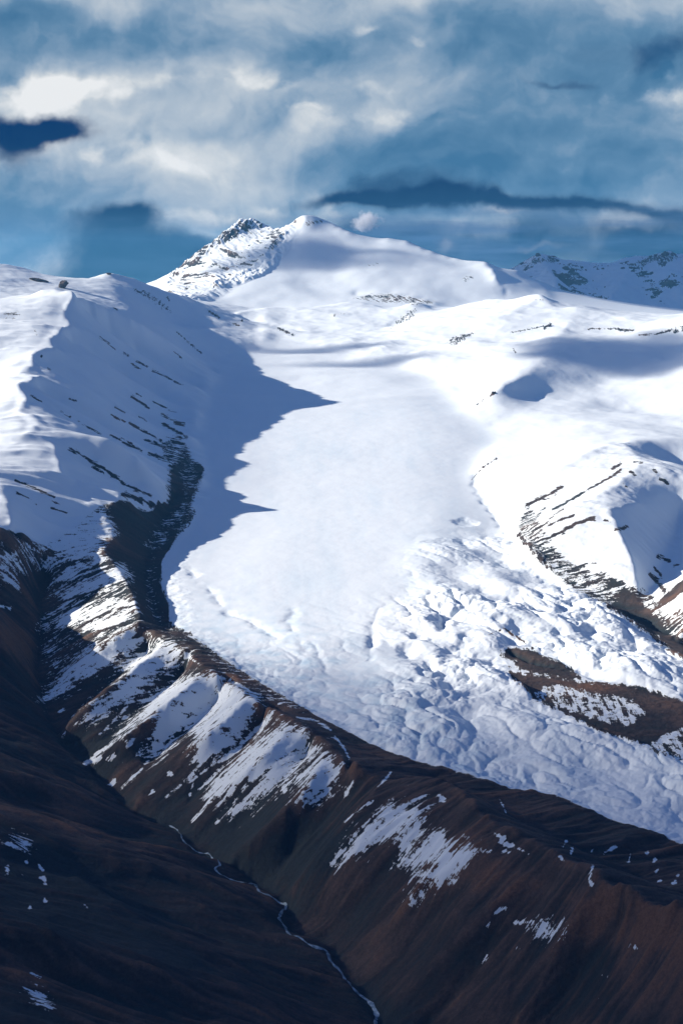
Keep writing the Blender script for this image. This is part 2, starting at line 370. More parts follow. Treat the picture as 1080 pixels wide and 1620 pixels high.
# right hill, gully, island
line([(985, 698, 8.75), (940, 715, 8.55), (880, 745, 8.3), (835, 790, 8.05)], .4)
line([(985, 698, 8.75), (1010, 733, 8.2), (960, 775, 7.8), (905, 805, 7.55), (850, 840, 7.4)], .4)
line([(1010, 733, 8.2), (1050, 740, 8.1), (1100, 760, 8.0), (1300, 780, 7.8)], .4)
line([(960, 810, 7.45), (985, 850, 7.15), (1005, 900, 6.9), (1005, 950, 6.72)], .4)
line([(905, 805, 7.55), (960, 810, 7.45), (1010, 790, 7.7)], .3)
line([(1075, 830, 7.85), (1060, 860, 7.55), (1045, 905, 7.15), (1022, 950, 6.8)], .2)
line([(985, 698, 8.75), (1040, 690, 8.9), (1100, 700, 8.8)], 0)
line([(1030, 728, 8.75), (1060, 740, 8.8), (1085, 752, 8.75), (1160, 770, 8.6)], 0)
line([(812, 815, 7.95), (822, 850, 7.45), (850, 885, 7.15), (905, 925, 6.93), (985, 968, 6.68), (1080, 1030, z(-1.37)), (1250, 1120, z(-1.42))], .4)
line([(1160, 880, z(-1.05)), (1080, 908, z(-1.16)), (1045, 938, z(-1.225)), (1025, 970, z(-1.285))], .6)
line([(1200, 950, z(-1.2)), (1100, 990, z(-1.28)), (1060, 1010, z(-1.335))], .2)
# glacier body as a dense soft constraint
gpoly = []
for (a, b) in gl_left + gl_right:
    X, Y, Z_ = pt(a, b, Y=gY(a, b)); gpoly.append((X / Y, math.log(Y)))
gpoly = np.array(gpoly)

def inside(poly, x, y):
    c = np.zeros(x.shape, bool)
    n = len(poly); j = n - 1
    for i in range(n):
        xi, yi = poly[i]; xj, yj = poly[j]
        if yi != yj:
            c ^= ((yi > y) != (yj > y)) & (x < (xj - xi) * (y - yi) / (yj - yi) + xi)
        j = i
    return c

def polydist(poly, x, y, closed=True):
    d = np.full(x.shape, 1e9)
    n = len(poly)
    for i in range(n if closed else n - 1):
        ax, ay = poly[i]; bx, by = poly[(i + 1) % n]
        dx, dy = bx - ax, by - ay
        t = np.clip(((x - ax) * dx + (y - ay) * dy) / (dx * dx + dy * dy + 1e-12), 0, 1)
        d = np.minimum(d, np.hypot(x - ax - t * dx, y - ay - t * dy))
    return d

gu = U0 + DU * np.arange(NU); gv = V0 + DV * np.arange(NV)
GU, GV = np.meshgrid(gu, gv)
GY = np.exp(GV)
gin = inside(gpoly, GU, GV)
gdist = np.where(gin, polydist(gpoly, GU, GV), 0)
gbody = gin & (gdist > .006)
Zg = glac_z(GY) + .022 * sstep(0, .06, gdist) * sstep(9.0, 7.3, GY) - .008 * sstep(9.5, 8, GY) + .035 * np.clip(GU * GY, -.8, .8) * sstep(0, .05, gdist)
Zc = np.where(gbody & (Wc == 0), Zg, Zc); Wc = np.where(gbody & (Wc == 0), 1.0, Wc)
# near ground behind/below the camera
line([(k * 2.05, 2.05, -1.9 + abs(k - .25) * .9) for k in np.linspace(-0.6, 0.6, 12)], xyz=True)
# left front hills
line([(-900, 900, z(-.98)), (-500, 870, z(-1.0)), (-200, 850, z(-1.07)), (-60, 930, z(-1.16)), (0, 1000, z(-1.26)), (10, 1060, z(-1.37))], .2)
line([(-500, 1060, z(-1.30)), (-250, 1100, z(-1.38)), (-100, 1140, z(-1.45)), (0, 1180, z(-1.515)), (80, 1215, z(-1.57))], .3)
line([(-500, 1150, z(-1.30)), (-200, 1190, z(-1.41)), (0, 1238, z(-1.505)), (110, 1255, z(-1.565)), (200, 1305, z(-1.645)), (290, 1345, z(-1.69))], .4)
line([(-200, 1250, z(-1.43)), (0, 1270, z(-1.545)), (110, 1290, z(-1.61)), (230, 1340, z(-1.675))], .3)
line([(-500, 1210, z(-1.3)), (-200, 1260, z(-1.41)), (0, 1305, z(-1.50)), (100, 1335, z(-1.55)), (200, 1365, z(-1.59)), (300, 1405, z(-1.65)), (420, 1460, z(-1.72)), (455, 1490, z(-1.75))], .5)
line([(-100, 1350, z(-1.50)), (60, 1400, z(-1.60)), (200, 1440, z(-1.66)), (330, 1500, z(-1.72)), (480, 1540, z(-1.755))], .3)
line([(120, 1400, z(-1.585)), (170, 1428, z(-1.60)), (260, 1470, z(-1.655)), (380, 1530, z(-1.72)), (530, 1580, z(-1.765))], .4)
line([(-300, 1440, z(-1.41)), (-100, 1470, z(-1.46)), (0, 1485, z(-1.495)), (60, 1490, z(-1.51)), (150, 1520, z(-1.56)), (260, 1555, z(-1.61)), (400, 1585, z(-1.68)), (520, 1615, z(-1.745)), (570, 1640, z(-1.775))], .5)
line([(-100, 1540, z(-1.52)), (60, 1560, z(-1.585)), (180, 1600, z(-1.64)), (330, 1650, z(-1.71))], .3)
line([(-200, 1600, z(-1.46)), (0, 1625, z(-1.51)), (150, 1660, z(-1.58)), (350, 1740, z(-1.68)), (600, 1850, z(-1.80))], .4)
line([(-300, 1800, z(-1.5)), (0, 1900, z(-1.62)), (400, 2100, z(-1.80))], .2)
# moraine island on the glacier's right edge
line([(803, 1062, z(-1.385)), (850, 1070, z(-1.37)), (905, 1075, z(-1.36)), (960, 1082, z(-1.355)), (1020, 1095, z(-1.355)), (1080, 1112, z(-1.36)), (1250, 1150, z(-1.36))], .2)
line([(800, 1045, z(-1.400)), (840, 1060, z(-1.412)), (890, 1072, z(-1.415))], 0)

M0 = Wc > 0
Z0 = np.where(M0, Zc / np.maximum(Wc, 1e-9), 0)

def solve():
    levels = [(Z0, M0)]
    while min(levels[-1][0].shape) > 50:
        zz, mm = levels[-1]
        h, w = zz.shape[0] // 2 * 2, zz.shape[1] // 2 * 2
        s = (zz * mm)[:h, :w].reshape(h // 2, 2, w // 2, 2).sum((1, 3)); n = mm[:h, :w].reshape(h // 2, 2, w // 2, 2).sum((1, 3))
        levels.append((np.where(n > 0, s / np.maximum(n, 1), 0), n > 0))
    sol = None
    wx, wy = 1 / DU ** 2, 1 / DV ** 2
    wx, wy = wx / (2 * (wx + wy)), wy / (2 * (wx + wy))
    for zz, mm in reversed(levels):
        if sol is None:
            sol = np.full(zz.shape, zz[mm].mean())
            its = 1500
        else:
            up = np.repeat(np.repeat(sol, 2, 0), 2, 1)
            sol = np.pad(up, ((0, zz.shape[0] - up.shape[0]), (0, zz.shape[1] - up.shape[1])), mode='edge')
            its = 220
        for _ in range(its):
            p = np.pad(sol, 1, mode='edge')
            n = wx * (p[1:-1, :-2] + p[1:-1, 2:]) + wy * (p[:-2, 1:-1] + p[2:, 1:-1])
            sol = np.where(mm, zz, n)
    return sol

def blur(a, n, ax=(0, 1)):
    for _ in range(n):
        p = np.pad(a, 1, mode='edge')
        a = (4 * a + p[1:-1, :-2] + p[1:-1, 2:] + p[:-2, 1:-1] + p[2:, 1:-1]) / 8
    return a

Zs = solve()
soft = blur(Zs, 24)
crisp = np.clip(blur(Cr, 12) * 6.0, 0, 1)
Zs = soft + (Zs - soft) * crisp

# ------------------------------------------------------------------ terrain mesh (fan of cells that widen with distance)
uc = np.concatenate([np.linspace(-.60, -.215, 90, endpoint=False), np.linspace(-.215, .215, 780, endpoint=False), np.linspace(.215, .60, 90)])
rows = [2.2]
def dv_at(Y):
    for lim, d in ((3.6, .0035), (4.0, .0016), (6.0, .0012), (8.5, .0014), (12.0, .0020), (14.6, .0022), (15.4, .0020), (17.3, .0007), (19.6, .004), (22.1, .0011), (30, .01), (70, .03)):
        if Y < lim:
            return d
    return .05
while rows[-1] < 34:
    rows.append(rows[-1] * math.exp(dv_at(rows[-1])))
vc = np.log(np.array(rows))
NX, NY = len(uc), len(vc)
print("terrain verts", NX, NY, NX * NY)

def bspline(a, fi, fj):
    i = np.floor(fi).astype(int); j = np.floor(fj).astype(int)
    ti, tj = fi - i, fj - j
    def w(t):
        return ((1 - t) ** 3 / 6, (3 * t ** 3 - 6 * t ** 2 + 4) / 6, (-3 * t ** 3 + 3 * t ** 2 + 3 * t + 1) / 6, t ** 3 / 6)
    wi, wj = w(ti), w(tj)
    r0 = [np.clip(i + k - 1, 0, a.shape[0] - 1) for k in range(4)]
    c0 = [np.clip(j + k - 1, 0, a.shape[1] - 1) for k in range(4)]
    tmp = sum(a[r0[k]] * wi[k][:, None] for k in range(4))
    return sum(tmp[:, c0[k]] * wj[k][None, :] for k in range(4))

Z = bspline(Zs, (vc - V0) / DV, (uc - U0) / DU)
U, V = np.meshgrid(uc, vc)
Y = np.exp(V); X = U * Y

def project(X, Y, Z):
    d = Y * cP - Z * sP
    return 540 + FPX * X / d, 810 - FPX * (Y * sP + Z * cP) / d
# ------------------------------------------------------------------ first look-ups on the smooth terrain
T0 = Z / Y
CM0 = np.maximum.accumulate(T0, axis=0)

def hit(px, py):
    u, t = ray(px, py)
    j = int(np.clip(np.searchsorted(uc, u), 0, NX - 1))
    i = int(np.searchsorted(CM0[:, j], t))
    i = min(max(i, 1), NY - 1)
    a, b = CM0[i - 1, j], CM0[i, j]
    f = 0.0 if b <= a else (t - a) / (b - a)
    return u, vc[i - 1] + (vc[i] - vc[i - 1]) * min(max(f, 0), 1)

def uvpoly(pts):
    return np.array([hit(*p) for p in pts])

def region(poly, soft_n=6):
    m = inside(poly, GU, GV).astype(float)
    return blur(m, soft_n)

def up(a):
    return np.clip(bspline(a, (vc - V0) / DV, (uc - U0) / DU), 0, 1)

g_glac = inside(gpoly, GU, GV)
hl = lambda pts: [hit(*p) for p in pts]
# valley line and crest lines as (u, lnY)
def ulines(pts):
    out = []
    for px, py, how in pts:
        q = pt(px, py, z=how[1]) if isinstance(how, tuple) else pt(px, py, Y=how)
        out.append((q[0] / q[1], math.log(q[1])))
    return out
uv_valley = ulines(valley)
glL = [tuple(p) for p in gpoly[:len(gl_left)]]
# moraine + right front hills: between the glacier's left edge and the stream
k0 = 10
front = np.array(glL[k0:] + [(.62, math.log(4.2)), (.62, V0), uv_valley[-1][:2]] + uv_valley[::-1] + [hit(60, 868), hit(110, 845), hit(165, 800), hit(200, 797), hit(240, 815), hit(270, 790), hit(285, 735), hit(315, 735), glL[k0 - 4]])
g_front = inside(front, GU, GV) & ~g_glac
brown = np.array(uv_valley + [(.3, V0 - .1), (-.7, V0 - .1), (-.7, math.log(6.95)), hit(0, 845)])
g_brown = inside(brown, GU, GV) & ~g_front
hillp = np.array([ulines(hill)[0]] + ulines(hill) + [(.62, math.log(3.6)), (.62, V0), uv_valley[-1]] + [hit(425, 1405), hit(520, 1300), hit(548, 1250)])
# split line inside the front block: the gully at (552,1215) .. (425,1405)
split = np.array([hit(640, 1200), hit(552, 1215), hit(548, 1255), hit(520, 1300), hit(470, 1350), hit(425, 1405), hit(450, 1437), (.1, math.log(4.0)), (.1, V0 - .1), (.7, V0 - .1), (.7, math.log(5.2))])
g_rhill = g_front & inside(split, GU, GV)
g_mor = g_front & ~g_rhill
g_peak = (GV > math.log(15.05)) & (GV < math.log(18.8)) & (GU < .118)
g_range = (GV > math.log(15.05)) & ~g_peak
isl = uvpoly([(786, 1030), (800, 1022), (845, 1028), (895, 1050), (940, 1076), (990, 1082), (1040, 1094), (1079, 1108)]) 
isl = np.vstack([isl, [[.23, math.log(5.7)], [.23, math.log(5.3)]], uvpoly([(1079, 1208), (1035, 1188), (1000, 1172), (950, 1158), (900, 1133), (865, 1117), (840, 1108), (832, 1090), (808, 1075), (800, 1055)])])
g_isl = inside(isl, GU, GV)
g_glac = g_glac & ~g_isl
rh = uvpoly([(815, 812), (850, 780), (880, 755), (930, 725), (985, 697), (1020, 715), (1079, 748)])
rh = np.vstack([rh, [[.4, math.log(8.3)], [.4, math.log(6.2)]], uvpoly([(1079, 1035), (985, 975), (900, 930), (845, 888), (816, 850)])])
g_rocky = inside(rh, GU, GV) & ~g_glac
base = ~(g_glac | g_front | g_brown | g_peak | g_range | g_isl | g_rocky)
uvsplit_far = math.log(11.9)
g_left = base & (GU < -.045) & (GV < math.log(14.4))
g_right = base & ~g_left
g_left2 = g_left & inside(np.array([hit(119, 463), hit(167, 488), hit(217, 510), hit(260, 538), hit(300, 564), hit(335, 588), (-.02, math.log(12.6)), (-.02, math.log(15)), (-.7, math.log(15)), (-.7, math.log(11.3)), hit(0, 474)]), GU, GV)
g_left1 = g_left & ~g_left2

W = {k: up(blur(v.astype(float), n)) for k, v, n in (('glac', g_glac, 5), ('mor', g_mor, 4), ('rhill', g_rhill, 6), ('brown', g_brown, 8), ('peak', g_peak, 6), ('range', g_range, 8),
     ('isl', g_isl, 2), ('rocky', g_rocky, 5), ('left1', g_left1, 5), ('left2', g_left2, 5), ('right', g_right, 6))}
# ------------------------------------------------------------------ relief (km)
dZ = np.zeros_like(Z)
PXs, PYs = project(X, Y, Z)
WX = .10 * fbm(X / .6 + 3.1, Y / .6 + 5.3, 3); WY = .10 * fbm(X / .6 + 9.7, Y / .6 + 16.5, 3)

def add(mask, fn):
    """add fn(x, y, wx, wy, ix) to the relief where mask is set"""
    ix = np.nonzero(mask > .004)
    if len(ix[0]):
        dZ[ix] += mask[ix] * fn(X[ix], Y[ix], WX[ix], WY[ix], ix)

def nz(x, y, s, o=4, dx=0.0, g=.5):
    return fbm(x / s + dx, y / s + dx * 1.7, o, g)

snowy = np.clip(W['left1'] + W['left2'] + W['right'] + W['rocky'], 0, 1)
add(snowy, lambda x, y, a, b, i: .016 * nz(x, y, .55, 3, 5.2) + .003 * nz(x, y, .14, 3, 7.7))
add(W['left2'], lambda x, y, a, b, i: .012 * nz(x, y, .3, 4, 2.2))
crest_l = up(np.clip(blur(np.where(g_left1 | g_left2, Cr, 0), 14) * 6, 0, 1))
add(W['left1'] * (1 - .35 * crest_l), lambda x, y, a, b, i: .030 * ridged((y + b) / .26 + 4.2, (x + a) / 1.3, 3) + .030 * (1 - np.abs(2 * np.mod((y + .5 * b) / .42, 1) - 1)) * sstep(11.3, 10.6, y) * sstep(8.2, 8.6, y) * sstep(-1.62, -1.35, x) + .0045 * ridged((y + b * .6) / .10 + 1.2, (x + a) / .5, 3))
add(W['rocky'], lambda x, y, a, b, i: .012 * ridged((x * .6 + y * .8 + a) / .25, (x * .8 - y * .6 + b) / .8, 3) + .0025 * nz(x, y, .05, 3))
add(W['right'] * sstep(15.2, 14.8, Y), lambda x, y, a, b, i: .018 * sstep(10.5, 12.5, y) * ridged((x * .5 + y * .86 + a) / .55 + 4.4, (x * .86 - y * .5) / 1.0, 4) + .018 * ridged((x * .6 + y * .8 + a * 2) / .9, (x * .8 - y * .6) / 2.2, 3))
# the peak: its left face broken by ribs and gullies
dvp = V - math.log(16.3)
leftface = W['peak'] * sstep(.004, -.008, U + .043 - .57 * dvp) * sstep(-.106, -.092, U)
crestline = W['peak'] * sstep(.55, 1, np.clip(bspline(crisp, (vc - V0) / DV, (uc - U0) / DU), 0, 1))
def peak_ribs(x, y, a, b, i):
    return .042 * ridged((x * .8 + y * .6 + a) / .26, (x * .6 - y * .8 + b) / 1.3, 5, .58) + .016 * ridged((x * .8 + y * .6 + a) / .09, (x * .6 - y * .8 + b) / .4, 4, .6)
add(leftface, peak_ribs)
add(W['peak'] * (1 - leftface), lambda x, y, a, b, i: .046 * nz(x, y, .9, 3, 4.4, .42) + .0015 * nz(x, y, .15, 2, 1.1))
add(crestline * sstep(.0, -.02, U + .022), lambda x, y, a, b, i: .030 * ridged(x / .10, y / .2, 4, .6))
add(W['range'] * sstep(18.6, 20.2, Y), lambda x, y, a, b, i: .065 * ridged((x + a * 2) / .8, (y + b * 2) / 1.2, 6, .58) + .02 * nz(x, y, .3, 4))
# moraine and the bare hills
s_ = X * .45 - Y * .93; d_ = -X * .93 - Y * .45
e1 = Y * .97 + X * .2 + .5 * WX; e2 = X * .97 - Y * .2
def mor(x, y, a, b, i):
    s = s_[i] + .3 * a; d = d_[i]
    return .0085 * ridged(s / .12 + 3, d / .55, 3) + .0028 * ridged(s / .035, d / .2, 4, .6) + .0014 * nz(x, y, .03, 4, 1.3)
def rhl(x, y, a, b, i):
    s = s_[i] + .3 * a; d = d_[i]
    return .034 * ridged(s / .18 + 7.4, d / .8, 4, .45) + .0034 * ridged(s / .04, d / .25, 4, .55) + .0012 * nz(x, y, .035, 4, 2.3)
add(W['mor'], mor)
add(W['rhill'], rhl)
add(W['brown'], lambda x, y, a, b, i:   .042 * ridged(e1[i] / .28 + 2.2, e2[i] / 1.1, 4) + .006 * ridged(e1[i] / .07, e2[i] / .3, 4, .55) + .0012 * nz(x, y, .04, 4, 3.3))
add(W['isl'], lambda x, y, a, b, i: .004 * nz(x, y, .09, 4, 5.5) + .002 * nz(x, y, .025, 3))
# glacier: smooth trunk above, hummocks and melt pits below
G = W['glac']
hum_l = sstep(930, 1120, PYs + (PXs - 400) * .15)
hum_r = sstep(-50, 110, (PXs - 650) + (PYs - 900) * .30) * sstep(800, 900, PYs)
HUM = np.clip(up(np.clip(blur(g_glac.astype(float), 24) * 2.2, 0, 1)) - W['mor'] - W['rhill'] - W['isl'] - W['rocky'], 0, 1) * np.clip(hum_l * .30 + hum_r * .95, 0, 1)
def hummocks(x, y, wa, wb, i):
    a = x * .55 - y * .83 + .3 * wa + .012 * nz(x, y, .06, 3, 6.6); b = x * .83 + y * .55 + .3 * wb + .012 * nz(x, y, .06, 3, 1.9)
    big = perlin(b / .16 + 3.3, a / .34)
    act = np.clip(.75 + 1.5 * fbm(x / .45 + 2.2, y / .45, 2), .15, 1.5)
    bowl = np.abs(perlin(b / .105 + 9, a / .21)) ** .75
    bowl2 = np.abs(perlin(b / .052 + 4, a / .08 + 7)) ** .8
    return .026 * big + act * (.032 * np.minimum(bowl, .42) + .010 * np.minimum(bowl2, .45) + .0040 * ridged(b / .035, a / .06 + 5, 3, .55)) + .0010 * nz(x, y, .02, 3)
add(HUM, hummocks)
add(G * sstep(9.5, 11.5, Y), lambda x, y, a, b, i: .014 * perlin((x + a) / 1.3, (y + b * 2) / .42) + .006 * perlin(x / .9 + 4, (y + b) / .2))
_rp = np.random.default_rng(12)
PITS = []
for _k in range(46):
    _y = 850 + 330 * _rp.random(); _x = 640 + (_y - 850) * .15 + 400 * _rp.random() ** 1.1 - 40
    if (_x < 700 and _y < 965) or _x > 1075 or (790 < _x and 1020 < _y) or _x > 830 + (_y - 880) * 1.3: continue
    _w = 14 + 30 * _rp.random() ** 1.5
    PITS.append((_x, _y, _w, _w * (.28 + .25 * _rp.random()), 5 + _w * .22))
add(G, lambda x, y, a, b, i: .0030 * nz(x, y, .40, 3) + .0007 * nz(x, y, .07, 3, 3.3))
for px, py, w, h, dep in ((646, 1030, 36, 20, 17), (722, 861, 84, 12, 10), (735, 826, 36, 11, 10), (715, 1040, 50, 26, 14), (660, 1008, 24, 16, 11), (700, 992, 22, 22, 10), (800, 895, 40, 14, 11),
                          (738, 1015, 34, 26, 12), (705, 1092, 44, 20, 12), (740, 1125, 56, 22, 12), (812, 945, 24, 12, 8), (850, 970, 60, 18, 12), (955, 1030, 30, 20, 10), (680, 1055, 20, 22, 9),
                          (880, 905, 46, 12, 9), (770, 930, 40, 14, 9), (825, 1000, 44, 18, 11), (900, 965, 44, 14, 10), (965, 1060, 40, 14, 9), (1000, 1020, 40, 14, 9), *PITS):
    u0, v0 = hit(px, py)
    rx = w / FPX * .6
    _, v1 = hit(px, py + h * .5); _, v2 = hit(px, py - h * .5)
    rv = max(.6 * abs(v2 - v1), rx * .5)
    ix = np.nonzero((np.abs(U - u0) < rx * 3) & (np.abs(V - v0) < rv * 3))
    x, y = X[ix], Y[ix]
    q = np.hypot((U[ix] - u0) / rx, (V[ix] - v0) / rv) + .45 * fbm(x / .07 + px, y / .07, 3)
    dZ[ix] += G[ix] * -sstep(1.15, .25, q) * dep / 1000
# melt channels and the broken ice along the left margin
for pts, w, dep in (([(462, 965), (458, 985), (466, 1005), (480, 1030)], 12, 5), ([(590, 985), (588, 1015), (582, 1045)], 9, 9), ([(600, 960), (594, 975), (592, 985)], 4, 3), ([(755, 745), (748, 765), (768, 800), (790, 830), (805, 850)], 6, 6), ([(300, 900), (330, 930), (360, 970), (400, 985), (440, 1010)], 10, 7)):
    p = np.array([hit(*q) for q in pts])
    ix = np.nonzero((U > p[:, 0].min() - .03) & (U < p[:, 0].max() + .03) & (V > p[:, 1].min() - .06) & (V < p[:, 1].max() + .06))
    x, y = X[ix], Y[ix]
    dd = polydist(p * [1, 1], U[ix], V[ix], closed=False) * FPX / w + 1.1 * fbm(x / .08, y / .08, 4) + .3
    dZ[ix] += G[ix] * -np.exp(-np.clip(dd, 0, 5) ** 2) * dep / 1000 * np.clip(.7 + 1.6 * fbm(x / .12 + 4, y / .12, 2), 0, 1.4)
gl_d = up(np.clip(gdist / .02, 0, 1))
add(G * (1 - gl_d) * sstep(800, 900, PYs), lambda x, y, a, b, i: .007 * nz(x, y, .05, 4, 4.1))
Z = Z + dZ
wx, wy = WX, WY
T = Z / Y
VIS = T >= np.maximum.accumulate(T, axis=0) - .0015
PX, PY = project(X, Y, Z)

# ------------------------------------------------------------------ where snow lies and what the bare ground is
snow = np.full(Z.shape, 1.3)
soil = np.clip(.42 + .55 * fbm(X / .5, Y / .5, 4) + .20 * fbm(X / .08, Y / .08, 3), 0, 1)
soil += np.where(W['brown'] > W['rhill'] + W['mor'], .75 * fbm(e1 / .20, e2 / 1.0, 4), .55 * fbm(s_ / .16, d_ / .7, 4))
bare = W['mor'] + W['rhill'] + W['brown']
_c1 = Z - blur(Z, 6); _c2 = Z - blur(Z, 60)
soil = np.clip(soil + np.clip(_c1 * 1000 / 1.2, -1, 1) * .10 + np.clip(_c2 * 1000 / 6.0, -1, 1) * .22, 0, 1.2)  # hollows darker, ridge tops lighter: relief shading put into the soil tone
snow += .4
snow -= 2.3 * sstep(.3, .7, bare)

def box(pts, pad):
    p = np.array(pts, float)
    sel = VIS & (PX > p[:, 0].min() - pad) & (PX < p[:, 0].max() + pad) & (PY > p[:, 1].min() - pad) & (PY < p[:, 1].max() + pad)
    return p, np.nonzero(sel)

def patch(pts, on=True, soft=32.0, level=1.5, target=None):
    """snow (on) or bare ground (off) inside an outline"""
    p, ix = box(pts, 30)
    if len(ix[0]) == 0: return
    x, y = PX[ix], PY[ix]
    d = polydist(p, x, y); d = np.where(inside(p, x, y), d, -d)
    k = np.clip(.5 + d / soft, -.4, level)
    cur = snow[ix]
    if on: snow[ix] = np.maximum(cur, k)
    else: snow[ix] = np.minimum(cur, 1.0 - k)

def speck(pts, level, soft=16.0):
    """broken cover: snow level (0..1) inside an outline"""
    p, ix = box(pts, 30)
    if len(ix[0]) == 0: return
    x, y = PX[ix], PY[ix]
    d = polydist(p, x, y); d = np.where(inside(p, x, y), d, -d)
    k = sstep(-soft, soft, d)
    snow[ix] = snow[ix] * (1 - k) + level * k

def stroke(pts, w, on=False, soft=None):
    p, ix = box(pts, 30)
    if len(ix[0]) == 0: return
    x, y = PX[ix], PY[ix]
    w = w if on else w * .72
    d = w - polydist(p, x, y, closed=False) + w * .9 * perlin(X[ix] / .03 + pts[0][0], Y[ix] / .03)
    k = np.clip(.5 + d / (soft or max(3.0, 1.4 * w)), -.4, 1.5)
    cur = snow[ix]
    if on: snow[ix] = np.maximum(cur, k)
    else: snow[ix] = np.minimum(cur, 1.0 - k)

def rust(pts, amount, soft=25.0):
    p, ix = box(pts, 60)
    if len(ix[0]) == 0: return
    x, y = PX[ix], PY[ix]
    d = polydist(p, x, y); d = np.where(inside(p, x, y), d, -d)
    k = sstep(-soft, soft, d)
    soil[ix] = np.clip(soil[ix] + amount * k, 0, 1.3)

# broad snow streaks on the moraine
for P_ in ([(72, 985), (110, 968), (190, 958), (150, 975), (95, 1005), (80, 1012)],
           [(92, 1006), (150, 976), (200, 964), (210, 985), (160, 1002), (100, 1018)],
           [(89, 1071), (122, 1038), (167, 1012), (207, 999), (233, 1012), (207, 1030), (159, 1056), (122, 1078), (96, 1097), (70, 1106)],
           [(126, 1143), (148, 1119), (185, 1086), (207, 1060), (181, 1056), (207, 1041), (237, 1027), (259, 1016), (293, 1030), (281, 1049), (252, 1067), (222, 1090), (193, 1112), (163, 1130), (137, 1145)],
           [(185, 1160), (215, 1134), (241, 1101), (267, 1082), (315, 1067), (355, 1075), (410, 1108), (405, 1140), (375, 1165), (350, 1190), (315, 1213), (304, 1200), (311, 1167), (290, 1156), (262, 1185), (240, 1200), (230, 1190), (241, 1153), (256, 1127), (222, 1145), (195, 1170)],
           [(330, 1239), (374, 1202), (396, 1180), (448, 1147), (478, 1154), (485, 1180), (507, 1184), (485, 1202), (448, 1236), (422, 1254), (389, 1276), (361, 1289), (396, 1254), (422, 1232), (389, 1236), (352, 1258), (326, 1265)],
           [(468, 1269), (478, 1247), (492, 1217), (504, 1191), (522, 1199), (537, 1217), (526, 1254), (504, 1269)],
           [(530, 1365), (567, 1313), (618, 1280), (670, 1273), (663, 1310), (674, 1317), (644, 1332), (596, 1328), (567, 1347)],
           [(625, 1370), (645, 1345), (690, 1312), (705, 1325), (715, 1345), (740, 1335), (755, 1345), (750, 1365), (725, 1385), (705, 1395), (680, 1410), (650, 1428), (690, 1390), (655, 1385), (690, 1370), (640, 1372)],
           [(835, 1470), (855, 1460), (885, 1465), (880, 1478), (860, 1485), (845, 1478)],
           [(20, 1328), (44, 1334), (42, 1341), (30, 1339)],
           [(50, 1566), (66, 1570), (78, 1593), (62, 1586)],
           [(58, 862), (110, 825), (165, 797), (175, 815), (187, 845), (166, 860), (160, 872), (110, 888)],
           [(95, 908), (130, 890), (165, 878), (170, 890), (110, 920), (88, 928)],
           [(92, 940), (140, 915), (195, 890), (212, 915), (150, 937), (95, 960)],
           [(75, 988), (110, 962), (180, 945), (215, 950), (218, 962), (160, 972), (110, 988), (80, 1002)],
           [(0, 870), (22, 880), (36, 898), (20, 890), (0, 882)], [(0, 895), (14, 905), (22, 922), (6, 920)]):
    patch(P_, level=.86)
